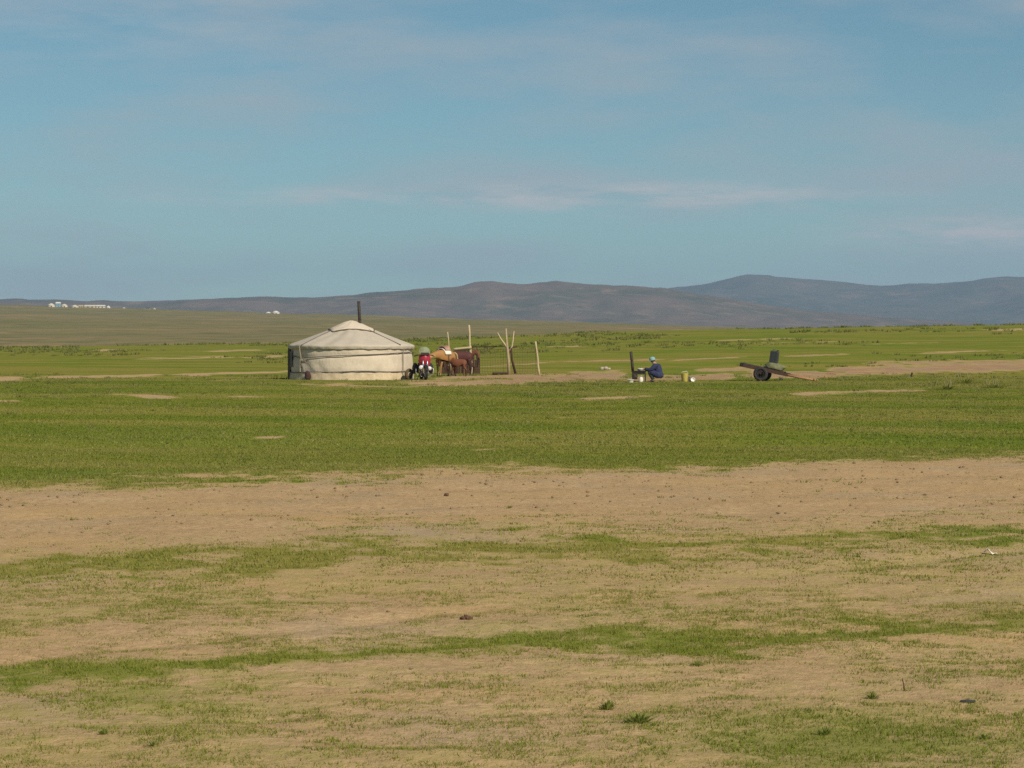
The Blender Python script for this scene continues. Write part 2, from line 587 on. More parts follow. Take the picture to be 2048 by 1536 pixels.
M['trouser'] = mat('charcoal_cloth', (.050, .048, .050), .9, .25, 12, bump=.3)
M['cap'] = mat('pale_blue_cloth', (.22, .39, .42), .85, .06, 14)
M['skin'] = mat('skin', (.42, .25, .16), .6, .06, 14)
M['hair'] = mat('black_hair', (.02, .017, .015), .7, .2, 20)
M['boot'] = mat('boot_leather', (.05, .035, .028), .6, .25, 14)
M['saddle_red'] = mat('saddle_leather', (.42, .24, .19), .6, .2, 14)
M['stone'] = mat('pale_stone', (.40, .35, .29), .9, .2, 9, bump=.3)
M['pebble'] = mat('pebble', (.25, .175, .105), .9, .35, 2.0)
M['dung'] = mat('dry_dung', (.11, .060, .038), .95, .3, 20, bump=.4)
M['paper'] = mat('white_scrap', (.72, .68, .56), .85, .05, 14)
M['black_scrap'] = mat('dark_scrap', (.045, .045, .052), .8, .25, 14)
M['hut_cream'] = mat('far_canvas', (.62, .57, .47), .9, .04, 1)
M['hut_white'] = mat('far_whitewash', (.64, .62, .58), .9, .04, 1)
M['hut_ochre'] = mat('far_ochre', (.55, .45, .24), .9, .05, 1)
M['hut_dark'] = mat('far_opening', (.10, .08, .06), .9, .05, 1)
M['hut_blue'] = mat('far_blue_roof', (.24, .42, .52), .6, .05, 1)
M['hut_grey'] = mat('far_grey_roof', (.45, .42, .38), .7, .05, 1)


def coat(name, body, leg, muz):
    """horse coat: darker points on the lower legs"""
    m, nt, N, L, b = new_mat(name)
    tcn = N.new('ShaderNodeTexCoord')
    s = N.new('ShaderNodeSeparateXYZ')
    L.new(tcn.outputs['Object'], s.inputs[0])
    no = N.new('ShaderNodeTexNoise')
    no.inputs['Scale'].default_value = 6
    no.inputs['Detail'].default_value = 5
    L.new(tcn.outputs['Object'], no.inputs['Vector'])
    ad = N.new('ShaderNodeMath')
    ad.operation = 'MULTIPLY_ADD'
    L.new(no.outputs['Fac'], ad.inputs[0])
    ad.inputs[1].default_value = .18
    L.new(s.outputs[2], ad.inputs[2])
    r1 = N.new('ShaderNodeMapRange')
    r1.inputs[1].default_value, r1.inputs[2].default_value = .42, .78
    L.new(ad.outputs[0], r1.inputs[0])
    mx = N.new('ShaderNodeMix')
    mx.data_type = 'RGBA'
    L.new(r1.outputs[0], mx.inputs[0])
    mx.inputs[6].default_value = leg + (1,)
    mx.inputs[7].default_value = body + (1,)
    m2 = N.new('ShaderNodeMix')
    m2.data_type = 'RGBA'
    m2.blend_type = 'MULTIPLY'
    m2.inputs[0].default_value = .5
    L.new(mx.outputs[2], m2.inputs[6])
    L.new(no.outputs['Color'], m2.inputs[7])
    L.new(mx.outputs[2], b.inputs['Base Color'])
    b.inputs['Roughness'].default_value = .65
    b.inputs['Specular IOR Level'].default_value = .25
    return m


M['tan_coat'] = coat('tan_coat', (.335, .175, .062), (.31, .18, .08), (.2, .1, .05))
M['bay_coat'] = coat('bay_coat', (.085, .030, .026), (.045, .020, .018), (.03, .02, .02))
M['chestnut_coat'] = coat('chestnut_coat', (.165, .062, .034), (.095, .040, .026), (.1, .05, .03))
M['tan_hair'] = mat('pale_mane', (.40, .28, .14), .8, .25, 20)
M['dark_hair'] = mat('dark_mane', (.03, .018, .015), .8, .25, 20)
M['hoof'] = mat('hoof', (.09, .07, .05), .6, .2, 10)


def glass(name, col):
    m, nt, N, L, b = new_mat(name)
    no = N.new('ShaderNodeTexNoise')
    no.inputs['Scale'].default_value = 8
    mr = N.new('ShaderNodeMapRange')
    mr.inputs[3].default_value, mr.inputs[4].default_value = .30, .42
    L.new(no.outputs['Fac'], mr.inputs[0])
    b.inputs['Base Color'].default_value = col + (1,)
    b.inputs['Roughness'].default_value = .12
    L.new(mr.outputs[0], b.inputs['Alpha'])
    return m


M['screen'] = glass('dusty_perspex', (.50, .55, .45))


# ------------------------------------------------------------------ mesh helpers
class MB:
    def __init__(self):
        self.v, self.f = [], []

    def add(self, v, f):
        o = len(self.v)
        self.v += [tuple(p) for p in v]
        self.f += [tuple(i + o for i in q) for q in f]
        return self

    def box(self, c, s, rot=None, taper=1.0):
        hx, hy, hz = (k / 2 for k in s)
        p = [(-hx, -hy, -hz), (hx, -hy, -hz), (hx, hy, -hz), (-hx, hy, -hz),
             (-hx * taper, -hy * taper, hz), (hx * taper, -hy * taper, hz), (hx * taper, hy * taper, hz), (-hx * taper, hy * taper, hz)]
        p = [Vector(q) for q in p]
        if rot is not None:
            p = [rot @ q for q in p]
        c = Vector(c)
        return self.add([q + c for q in p], [(0, 3, 2, 1), (4, 5, 6, 7), (0, 1, 5, 4), (1, 2, 6, 5), (2, 3, 7, 6), (3, 0, 4, 7)])

    def tube(self, pts, rad, seg=8, cap=True, flat=1.0):
        pts = [Vector(p) for p in pts]
        n = len(pts)
        if not hasattr(rad, '__len__'):
            rad = [rad] * n
        vs, fs = [], []
        up = None
        for i, p in enumerate(pts):
            d = (pts[min(i + 1, n - 1)] - pts[max(i - 1, 0)])
            d = d.normalized() if d.length > 1e-9 else Vector((0, 0, 1))
            if up is None:
                a = Vector((0, 0, 1)) if abs(d.z) < .9 else Vector((1, 0, 0))
                up = (a - d * a.dot(d)).normalized()
            else:
                up = up - d * up.dot(d)
                up = up.normalized() if up.length > 1e-6 else d.orthogonal().normalized()
            sd = d.cross(up)
            for k in range(seg):
                a = 2 * PI * k / seg
                vs.append(p + up * (math.sin(a) * rad[i]) + sd * (math.cos(a) * rad[i] * flat))
        for i in range(n - 1):
            for k in range(seg):
                k2 = (k + 1) % seg
                fs.append((i * seg + k, i * seg + k2, (i + 1) * seg + k2, (i + 1) * seg + k))
        if cap:
            fs.append(tuple(range(seg))[::-1])
            fs.append(tuple((n - 1) * seg + k for k in range(seg)))
        return self.add(vs, fs)

    def lathe(self, prof, seg=24, mat4=None, close=True):
        vs, fs = [], []
        for r, z in prof:
            for k in range(seg):
                a = 2 * PI * k / seg
                vs.append(Vector((r * math.cos(a), r * math.sin(a), z)))
        m = len(prof)
        for i in range(m - 1):
            for k in range(seg):
                k2 = (k + 1) % seg
                fs.append((i * seg + k, i * seg + k2, (i + 1) * seg + k2, (i + 1) * seg + k))
        if close:
            if prof[0][0] > 1e-6:
                fs.append(tuple(range(seg))[::-1])
            if prof[-1][0] > 1e-6:
                fs.append(tuple((m - 1) * seg + k for k in range(seg)))
        if mat4 is not None:
            vs = [mat4 @ v for v in vs]
        return self.add(vs, fs)

    def torus(self, c, axis, R0, r0, seg=28, ring=10, squash=1.0):
        ax = Vector(axis).normalized()
        a = ax.orthogonal().normalized()
        b = ax.cross(a)
        vs, fs = [], []
        for i in range(seg):
            t = 2 * PI * i / seg
            d = a * math.cos(t) + b * math.sin(t)
            for k in range(ring):
                u = 2 * PI * k / ring
                vs.append(Vector(c) + d * (R0 + r0 * math.cos(u)) + ax * (r0 * squash * math.sin(u)))
        for i in range(seg):
            for k in range(ring):
                i2, k2 = (i + 1) % seg, (k + 1) % ring
                fs.append((i * ring + k, i2 * ring + k, i2 * ring + k2, i * ring + k2))
        return self.add(vs, fs)

    def blob(self, c, s, seed=0, amp=.15, seg=14, rings=9, fz=None):
        rr = random.Random(seed)
        ph = [(rr.uniform(0, 6.28), rr.uniform(0, 6.28), rr.uniform(1.5, 4)) for _ in range(4)]
        vs, fs = [], []
        for i in range(rings + 1):
            t = PI * i / rings
            for k in range(seg):
                a = 2 * PI * k / seg
                d = Vector((math.sin(t) * math.cos(a), math.sin(t) * math.sin(a), math.cos(t)))
                w = 1 + amp * sum(math.sin(q * (d.x * math.cos(p1) + d.y * math.sin(p1) + d.z) * 1.6 + p2) for p1, p2, q in ph) / 2
                p = Vector((d.x * s[0], d.y * s[1], d.z * s[2])) * w
                if fz is not None and p.z < fz:
                    p.z = fz
                vs.append(p + Vector(c))
        for i in range(rings):
            for k in range(seg):
                k2 = (k + 1) % seg
                fs.append((i * seg + k, (i + 1) * seg + k, (i + 1) * seg + k2, i * seg + k2))
        return self.add(vs, fs)

    def mesh(self, name, smooth=False):
        me = bpy.data.meshes.new(name)
        me.from_pydata(self.v, [], self.f)
        me.update()
        if smooth:
            me.polygons.foreach_set('use_smooth', [True] * len(me.polygons))
        return me

    def build(self, name, m, parent=None, smooth=False):
        return link(name, self.mesh(name, smooth), m, parent)


def link(name, me, m, parent=None):
    if m is not None and len(me.materials) == 0:
        me.materials.append(M[m] if isinstance(m, str) else m)
    o = bpy.data.objects.new(name, me)
    COL.objects.link(o)
    o.parent = parent
    return o


def tag(o, label, cat, group=None):
    o['label'] = label
    o['category'] = cat
    if group:
        o['group'] = group
    return o


def thing(name, label, cat, loc, rz=0.0, group=None):
    o = bpy.data.objects.new(name, None)
    o.empty_display_size = .2
    COL.objects.link(o)
    o.location = loc
    o.rotation_euler = (0, 0, rz)
    return tag(o, label, cat, group)


def structure(o):
    o['kind'] = 'structure'
    return o


def fast_mesh(name, co, faces, color=None, cname=None, smooth=False):
    """co (n,3) float, faces (m,k) int of equal size"""
    me = bpy.data.meshes.new(name)
    n, (m, k) = len(co), faces.shape
    me.vertices.add(n)
    me.vertices.foreach_set('co', np.ascontiguousarray(co, np.float32).ravel())
    me.loops.add(m * k)
    me.loops.foreach_set('vertex_index', np.ascontiguousarray(faces, np.int32).ravel())
    me.polygons.add(m)
    me.polygons.foreach_set('loop_start', np.arange(0, m * k, k, dtype=np.int32))
    me.polygons.foreach_set('loop_total', np.full(m, k, np.int32))
    if smooth:
        me.polygons.foreach_set('use_smooth', np.ones(m, bool))
    me.update(calc_edges=True)
    if color is not None:
        a = me.attributes.new(cname, 'FLOAT_COLOR', 'POINT')
        a.data.foreach_set('color', np.ascontiguousarray(color, np.float32).ravel())
    me.validate()
    return me


def grid_faces(nr, nc, wrap=False):
    i = np.arange(nr - 1)[:, None]
    k = np.arange(nc if wrap else nc - 1)[None, :]
    k2 = (k + 1) % nc
    f = np.stack([i * nc + k + 0 * k2, i * nc + k2, (i + 1) * nc + k2, (i + 1) * nc + k], -1)
    return f.reshape(-1, 4)


# ------------------------------------------------------------------ the ground sheet
def make_ground():
    dense = np.linspace(R(-22), R(22), 420)
    coarse = np.concatenate([np.linspace(R(22), R(180), 46)[1:-1], np.linspace(R(-180), R(-22), 46)[:-1]])
    th = np.concatenate([dense, coarse])
    py = np.arange(1640, 762, -2.2)
    r1 = F * CH / (py - HZ)
    r0 = np.array([.05, 1.5, 3, 4.5, 6, 7.5, 9])
    r2 = [r1[-1] * 1.012]
    while r2[-1] < 620:
        r2.append(r2[-1] * 1.010)
    while r2[-1] < 3000:
        r2.append(r2[-1] * 1.022)
    while r2[-1] < 15000:
        r2.append(r2[-1] * 1.12)
    r = np.concatenate([r0, r1, np.array(r2)])
    RR, TH = np.meshgrid(r, th, indexing='ij')
    X, Y = (RR * np.sin(TH)).ravel(), (RR * np.cos(TH)).ravel()
    Z = elev(X, Y)
    c, lush, yard = cover(X, Y)
    rr = np.hypot(X, Y)
    dryf = sstep(430, 700, rr)
    c = np.where(rr > 900, .95, c)
    col = np.stack([c, dryf, yard, bands(X, Y)], 1)
    f = grid_faces(len(r), len(th), True)[:, ::-1]
    me = fast_mesh('ground', np.stack([X, Y, Z], 1), f, col, 'veg', True)
    return structure(link('ground', me, 'ground'))


make_ground()


# ------------------------------------------------------------------ hills on the skyline
def make_hill(name, dist, half, prof, seed, m, amp, base):
    xs, ys = prof
    px = np.linspace(-1400, 3450, 420)
    t = np.linspace(-1, 1, 60)
    T, PX = np.meshgrid(t, px, indexing='ij')
    D = dist + half * T
    X = (PX - CX) / F * D
    Y = D
    zr = CH + (HZ - np.interp(PX, xs, ys)) / F * dist
    n = fbm(X / (dist * .05), Y / (dist * .05), 5, seed)
    spur = np.abs(fbm(X / (dist * .028), Y / (dist * .09), 4, seed + 9) - .5) * 2
    shape = np.cos(np.clip(np.abs(T), 0, 1) * PI / 2) ** 1.5
    off = 1 - np.exp(-(T / .22) ** 2)
    z = base + (zr - base) * shape * (1 - off * amp * (.6 * spur + .8 * n)) \
        + (fbm(X / (dist * .012), Y / (dist * .012), 3, seed + 3) - .5) * dist * .0019 * shape
    co = np.stack([X.ravel(), Y.ravel(), z.ravel()], 1)
    f = grid_faces(len(t), len(px))
    return structure(link(name, fast_mesh(name, co, f, smooth=True), m))


make_hill('hill', 6000, 1500,
          ([-1500, -600, 0, 100, 200, 280, 400, 500, 600, 700, 760, 850, 930, 985, 1050, 1110, 1180, 1250, 1330, 1400, 1500, 1600, 1800, 2048, 3500],
           [590, 592, 598, 600, 602, 604, 597, 594, 595, 592, 586, 577, 569, 564, 568, 563, 569, 572, 578, 589, 606, 620, 638, 652, 668]),
          71, 'hill_near', .60, -12)
make_hill('hill', 10500, 2600,
          ([-1500, 800, 1000, 1200, 1330, 1400, 1450, 1495, 1560, 1640, 1700, 1760, 1850, 1930, 2000, 2048, 2500, 3500],
           [640, 618, 604, 590, 576, 571, 562, 551, 555, 559, 567, 572, 570, 564, 556, 553, 560, 575]),
          91, 'hill_far', .58, -14)


# ------------------------------------------------------------------ skin-modifier figures
def skin_mesh(verts, edges, root=0, sub=1):
    me = bpy.data.meshes.new('tmp')
    me.from_pydata([v[:3] for v in verts], edges, [])
    o = bpy.data.objects.new('tmp', me)
    COL.objects.link(o)
    sk = o.modifiers.new('skin', 'SKIN')
    sk.use_smooth_shade = True
    for i, v in enumerate(verts):
        d = me.skin_vertices[0].data[i]
        d.radius = (v[3], v[4] if len(v) > 4 else v[3])
        d.use_root = (i == root)
    if sub:
        s = o.modifiers.new('sub', 'SUBSURF')
        s.levels = s.render_levels = sub
    dg = bpy.context.evaluated_depsgraph_get()
    out = bpy.data.meshes.new_from_object(o.evaluated_get(dg))
    bpy.data.objects.remove(o)
    bpy.data.meshes.remove(me)
    out.polygons.foreach_set('use_smooth', [True] * len(out.polygons))
    return out


# ------------------------------------------------------------------ the ger
GX, GY = ground_at(703, 760.5)
GS = F / GY       # px per metre there
GX *= (GY + 2.8) / GY


def ger():
    root = thing('yurt', 'large pale canvas yurt with dark ropes and a stovepipe', 'yurt', (GX, GY + 2.8, gz(GX, GY + 2.8) - .02))
    R0 = 2.83

    def pol(th, r, z):
        return Vector((r * math.sin(th), -r * math.cos(th), z))
    # wall
    seg, rows = 144, 18
    vs, fs = [], []
    for i in range(rows + 1):
        z = 1.62 * i / rows
        for k in range(seg):
            th = 2 * PI * k / seg
            sag = .016 * math.sin(th * 19 + 2 * math.sin(z * 3 + th * 3)) + .014 * math.sin(th * 7.0 + z * 5) + .008 * math.sin(th * 37 + 3 * math.sin(th * 5) + z * 9)
            nip = -.045 * math.exp(-((z - (1.17 + .07 * math.sin(th) * 2)) / .07) ** 2) - .04 * math.exp(-((z - .40) / .06) ** 2)
            r = R0 + .05 * (1 - z / 1.6) + .7 * sag * (.4 + z * (1.6 - z)) + nip
            vs.append(pol(th, r, z))
    for i in range(rows):
        for k in range(seg):
            k2 = (k + 1) % seg
            fs.append((i * seg + k, i * seg + k2, (i + 1) * seg + k2, (i + 1) * seg + k))
    MB().add(vs, fs).build('wall', 'felt', root, True)
    # skirt of older felt round the foot
    vs, fs = [], []
    for i, z in enumerate((0, .12, .24, .36)):
        for k in range(seg):
            th = 2 * PI * k / seg
            vs.append(pol(th, R0 + .085 + .012 * math.sin(th * 31 + i) - .02 * i / 3, z + (.02 * math.sin(th * 13) + .012 * math.sin(th * 29) if i == 3 else 0)))
    for i in range(3):
        for k in range(seg):
            k2 = (k + 1) % seg
            fs.append((i * seg + k, i * seg + k2, (i + 1) * seg + k2, (i + 1) * seg + k))
    MB().add(vs, fs).build('skirt', 'skirt', root, True)

    # roof with hanging eave
    def roof_z(r):
        return float(np.interp(r, [0, .2, .5, .87, 1.4, 2.0, 2.6, 2.96], [2.73, 2.70, 2.585, 2.41, 2.20, 1.975, 1.755, 1.615]))
    prof = [(0.02, 2.73), (.2, 2.70), (.5, 2.585), (.87, 2.41), (1.15, 2.30), (1.4, 2.20), (1.7, 2.085), (2.0, 1.975), (2.3, 1.86), (2.6, 1.755), (2.82, 1.67), (2.95, 1.615), (2.945, 1.55), (2.91, 1.46)]
    vs, fs = [], []
    for i, (r, z) in enumerate(prof):
        for k in range(seg):
            th = 2 * PI * k / seg
            w = 0
            if r > 1 and i < 12:
                w = .014 * math.sin(th * 18 + r * 2) + .018 * math.sin(th * 7 + 1)
            if i == 13:
                w = .010 * math.sin(th * 11) + .010 * math.sin(th * 27 + 2)
            vs.append(pol(th, r + (.012 * math.sin(th * 40) if i >= 12 else 0), z + w))
    for i in range(len(prof) - 1):
        for k in range(seg):
            k2 = (k + 1) % seg
            fs.append((i * seg + k, (i + 1) * seg + k, (i + 1) * seg + k2, i * seg + k2))
    roof = MB().add(vs, fs).build('roof', 'roof_felt', root, True)

    # crown cover: a square felt laid over the smoke hole
    def redge(th):
        return 1.02 / max(abs(math.cos(th - R(8))), abs(math.sin(th - R(8)))) ** .8 * 1.0
    vs, fs = [], []
    n = 72
    rings = [.03, .3, .6, .85, 1.0]
    for i, t in enumerate(rings):
        for k in range(n):
            th = 2 * PI * k / n
            r = redge(th) * t
            vs.append(pol(th, r, roof_z(r) + .05 + .012 * math.sin(th * 9 + t * 4)))
    for k in range(n):
        th = 2 * PI * k / n
        r = redge(th)
        vs.append(pol(th, r + .01, roof_z(r) - .01))
    for i in range(len(rings)):
        for k in range(n):
            k2 = (k + 1) % n
            fs.append((i * n + k, (i + 1) * n + k, (i + 1) * n + k2, i * n + k2))
    cc = MB().add(vs, fs).build('crown_cover', 'felt', root, True)
    MB().tube([pol(2 * PI * k / n, redge(2 * PI * k / n) + .03, roof_z(redge(2 * PI * k / n)) + .025) for k in range(n + 1)], .027, 6).build('hem', 'rope', cc)
    # roof ropes running from the crown cover to the eave
    for d, r0 in ((-49, 1.0), (51, 1.1), (135, 1.2), (-135, 1.2)):
        th = R(d)
        MB().tube([pol(th + R(2.5) * math.sin(q), r0 + (2.97 - r0) * q, roof_z(r0 + (2.97 - r0) * q) + .03) for q in np.linspace(0, 1, 14)], .024, 6).build('roof_rope', 'rope', root)
    # girth ropes
    def zu(th):
        s = math.sin(th)
        if math.cos(th) < -.1:
            return 1.15
        return float(np.interp(s, [-1, -.9, -.77, -.3, 0, .5, 1], [1.15, 1.12, 1.04, 1.13, 1.17, 1.22, 1.31]))

    def zl(th):
        return .40 + .035 * math.sin(th * 2 + 1) + .015 * math.sin(th * 7)
    for nm, fz in (('girth_rope', zu), ('girth_rope', zl)):
        MB().tube([pol(R(k), R0 + .035 + .05 * (1 - fz(R(k)) / 1.6), fz(R(k))) for k in range(0, 361, 4)], .023, 6).build(nm, 'rope', root)
    # hanging rope ends
    th = R(-49.5)
    MB().tube([pol(th, 2.99, 1.62), pol(th, 2.98, 1.42), pol(th + .01, 2.93, 1.05), pol(th - .01, 2.93, .7), pol(th, 2.95, .40)], .032, 6).build('hanging_rope', 'rope_pale', root)
    MB().tube([pol(R(-46), 2.93, 1.04), pol(R(-42.5), 2.95, .86), pol(R(-41), 2.94, .78)], [.03, .04, .012], 6).build('hanging_rope', 'rope', root)
    th = R(58)
    MB().tube([pol(th, 2.99, 1.50), pol(th, 2.93, 1.2), pol(th + .012, 2.92, .8), pol(th, 2.94, .45)], .022, 6).build('hanging_rope', 'rope_pale', root)
    # grey flap near the doorway
    vs, fs = [], []
    for i, z in enumerate(np.linspace(1.36, .62, 8)):
        for k, d in enumerate(np.linspace(-80, -66, 6)):
            vs.append(pol(R(d + 2 * math.sin(z * 4)), 2.895 + .012 * math.sin(d + z * 5), z + .03 * math.sin(k * 2)))
    for i in range(7):
        for k in range(5):
            fs.append((i * 6 + k, i * 6 + k + 1, (i + 1) * 6 + k + 1, (i + 1) * 6 + k))
    MB().add(vs, fs).build('door_flap', 'flap', root, True)
    # door in the wall's left side, seen edge on
    th = R(-92)
    rot = Matrix.Rotation(-R(2), 3, 'Z')
    fr = MB()
    fr.box(pol(th, 2.86, 1.44), (.12, 1.0, .12), rot)
    fr.box(pol(th, 2.88, .05), (.12, 1.0, .10), rot)
    for s in (-1, 1):
        fr.box(Vector((-2.87, -.10 + s * .45, .74)), (.12, .10, 1.30), rot)
    dr = fr.build('door_frame', 'door', root)
    lf = MB().box(Vector((-2.88, -.10, .74)), (.06, .79, 1.27), rot).build('door_leaf', 'red_wood', root)
    MB().tube([(-2.96, .18, .78), (-2.99, .18, .80), (-2.99, .18, .70), (-2.96, .18, .68)], .012, 6).build('handle', 'alloy', lf)
    # stovepipe through the roof
    px0, pz0 = (721 - 703) / GS, (760.5 - 652) / GS
    p = MB()
    p.tube([(px0 + .01, -.10, pz0 - .25), (px0, -.10, pz0), (px0 - .03, -.10, pz0 + .55), (px0 - .065, -.10, pz0 + 1.20)], .072, 12)
    pipe = p.build('stovepipe', 'pipe', root, True)
    for h in (.35, .80):
        MB().lathe([(.08, -.015), (.08, .015)], 12, Matrix.Translation((px0 - .054 * h, -.10, pz0 + h))).build('pipe_joint', 'pipe', pipe, True)
    MB().lathe([(.16, -.03), (.12, .02), (.085, .05)], 14, Matrix.Translation((px0, -.10, pz0 - .02)), False).build('pipe_collar', 'red_wood', pipe, True)
    return root


ger()


def place(px, py, lift=0.0):
    x, y = ground_at(px, py)
    return Vector((x, y, gz(x, y) + lift))


# dark sack and an old tyre leaning on the yurt's foot
def sack_by_ger():
    p = place(612, 761)
    p.y = GY + .40
    b = MB().blob((0, 0, .19), (.145, .13, .25), 4, .10, fz=-.19)
    o = b.build('sack', mat('dark_sack', (.062, .030, .030), .9, .3, 14, bump=.3), None, True)
    o.location = (p.x, p.y, gz(p.x, p.y))
    tag(o, 'small dark maroon sack on the ground under the hanging rope at the yurt left side', 'sack')
    q = place(815, 761)
    q.y = GY + 1.0
    t = thing('tyre', 'old dusty tyre leaning against the right end of the yurt wall', 'tyre', (q.x, q.y, gz(q.x, q.y)), R(52))
    mb = MB().torus((0, 0, .27), (0, 1, .12), .19, .075, 26, 10)
    mb.build('casing', mat('muddy_rubber', (.105, .075, .038), .9, .3, 10), t, True)
    MB().torus((0, -.01, .27), (0, 1, .12), .125, .016, 24, 6).build('bead', 'rubber', t, True)


sack_by_ger()


# ------------------------------------------------------------------ motorcycle
def motorcycle():
    p = place(847, 760)
    t = thing('motorcycle', 'red motorcycle with a windscreen parked nose-on beside the yurt', 'motorcycle', p, R(10))
    t.scale = (1.12, 1.12, 1.04)

    def wheel(y, nm):
        w = MB().torus((0, y, .31), (1, 0, 0), .255, .055, 30, 10).build(nm, 'rubber', t, True)
        MB().torus((0, y, .31), (1, 0, 0), .205, .018, 26, 6).build('rim', 'chrome', w, True)
        h = MB().tube([(-.08, y, .31), (.08, y, .31)], .06, 12)
        h.build('hub', 'alloy', w, True)
        s = MB()
        for k in range(16):
            a = 2 * PI * k / 16
            s.tube([(.03 * (-1) ** k, y, .31), (0, y + .2 * math.cos(a), .31 + .2 * math.sin(a))], .004, 4, False)
        s.build('spokes', 'chrome', w)
    wheel(-.68, 'front_wheel')
    wheel(.62, 'rear_wheel')
    for s in (-1, 1):
        MB().tube([(s * .085, -.68, .31), (s * .085, -.50, .80), (s * .085, -.44, .97)], [.032, .032, .026], 10).build('fork', 'chrome', t, True)
    vs, fs = [], []
    for i, a in enumerate(np.linspace(20, 200, 14)):
        for k, (dxx, rr) in enumerate(((-.08, .33), (-.05, .36), (0, .37), (.05, .36), (.08, .33))):
            vs.append((dxx, -.68 - rr * math.cos(R(a)) , .31 + rr * math.sin(R(a))))
    for i in range(13):
        for k in range(4):
            fs.append((i * 5 + k, i * 5 + k + 1, (i + 1) * 5 + k + 1, (i + 1) * 5 + k))
    MB().add(vs, fs).build('mudguard', 'black_metal', t, True)
    # fairing apron
    vs, fs = [], []
    cols = np.linspace(-1, 1, 11)
    rowz = [(.60, .20, -.44), (.74, .235, -.50), (.90, .25, -.53), (1.04, .24, -.52), (1.12, .22, -.49)]
    for z, w, y in rowz:
        for c in cols:
            vs.append((c * w, y + .17 * c * c, z))
    for i in range(4):
        for k in range(10):
            fs.append((i * 11 + k, i * 11 + k + 1, (i + 1) * 11 + k + 1, (i + 1) * 11 + k))
    MB().add(vs, fs).build('fairing', 'red_paint', t, True)
    vs, fs = [], []
    for z, w, y in [(1.17, .22, -.475), (1.27, .235, -.44), (1.36, .21, -.38), (1.44, .15, -.34), (1.47, .07, -.325)]:
        for c in cols:
            vs.append((c * w, y + .15 * c * c, z))
    for i in range(4):
        for k in range(10):
            fs.append((i * 11 + k, i * 11 + k + 1, (i + 1) * 11 + k + 1, (i + 1) * 11 + k))
    MB().add(vs, fs).build('windscreen', 'screen', t, True)
    hb = MB().tube([(-.40, -.18, 1.06), (-.26, -.30, 1.10), (0, -.38, 1.05), (.26, -.30, 1.10), (.40, -.18, 1.06)], .016, 8).build('handlebar', 'black_metal', t, True)
    for s in (-1, 1):
        MB().tube([(s * .29, -.275, 1.095), (s * .40, -.18, 1.06)], .024, 8).build('grip', 'rubber', hb, True)
    MB().box((0, -.47, 1.165), (.36, .16, .10), None, .8).build('instrument_panel', 'black_metal', t)
    for s, z, r in ((-1, .56, .105), (1, .52, .095)):
        m4 = Matrix.Translation((s * .165, -.56, z)) @ Matrix.Rotation(R(90), 4, 'X')
        h = MB().lathe([(.03, -.12), (r * .8, -.07), (r, 0)], 20, m4).build('lamp_housing', 'chrome', t, True)
        MB().lathe([(r * .96, .0), (r * .8, .025), (r * .4, .042), (.005, .046)], 20, m4, False).build('headlight', 'lamp', h, True)
    MB().tube([(-.16, -.50, .50), (.16, -.50, .50)], .02, 8).build('lamp_bracket', 'black_metal', t)
    tk = MB().blob((0, -.08, .86), (.17, .34, .14), 2, .02, 18, 10).build('fuel_tank', 'red_paint', t, True)
    MB().lathe([(.035, 0), (.035, .02), (.02, .03)], 14, Matrix.Translation((0, -.1, 1.0))).build('filler_cap', 'chrome', tk, True)
    MB().blob((0, .46, .84), (.15, .38, .075), 5, .02, 16, 8).build('seat', 'rubber', t, True)
    fr = MB()
    for s in (-1, 1):
        fr.tube([(s * .06, -.46, .92), (s * .11, -.20, .50), (s * .12, .10, .26), (s * .11, .62, .31)], .02, 8)
        fr.tube([(s * .06, -.44, .90), (s * .10, .20, .74), (s * .11, .80, .72)], .02, 8)
        fr.tube([(s * .14, .62, .31), (s * .13, .50, .74)], .03, 8)
    fr.build('frame', 'black_metal', t, True)
    en = MB().box((0, -.08, .38), (.26, .40, .24), None, .85).build('engine', 'alloy', t)
    for k in range(5):
        MB().box((0, -.13, .54 + .035 * k), (.24, .24, .014)).build('cooling_fin', 'alloy', en)
    MB().tube([(-.36, -.34, .50), (-.36, -.36, .30), (-.22, -.32, .16), (.22, -.32, .16), (.36, -.36, .30), (.36, -.34, .50), (.14, -.24, .62)], .018, 8).build('crash_bar', 'alloy', t, True)
    MB().tube([(.10, -.26, .46), (.20, -.30, .28), (.24, .1, .24), (.25, .75, .34)], [.026, .026, .035, .05], 10).build('exhaust', 'chrome', t, True)
    for s in (-1, 1):
        MB().blob((s * .31, .22, .52), (.13, .26, .24), 3, .04, 14, 9).build('saddlebag', 'rubber', t, True)
        MB().tube([(s * .28, .12, .30), (s * .42, .10, .29)], .02, 8).build('foot_peg', 'rubber', t)
    MB().tube([(-.11, .10, .28), (-.26, .14, .02)], .014, 6).build('side_stand', 'black_metal', t)
    MB().tube([(0, .5, .78), (0, .88, .74), (0, 1.0, .52)], [.09, .09, .07], 8, True).build('rear_mudguard', 'red_paint', t, True)


motorcycle()


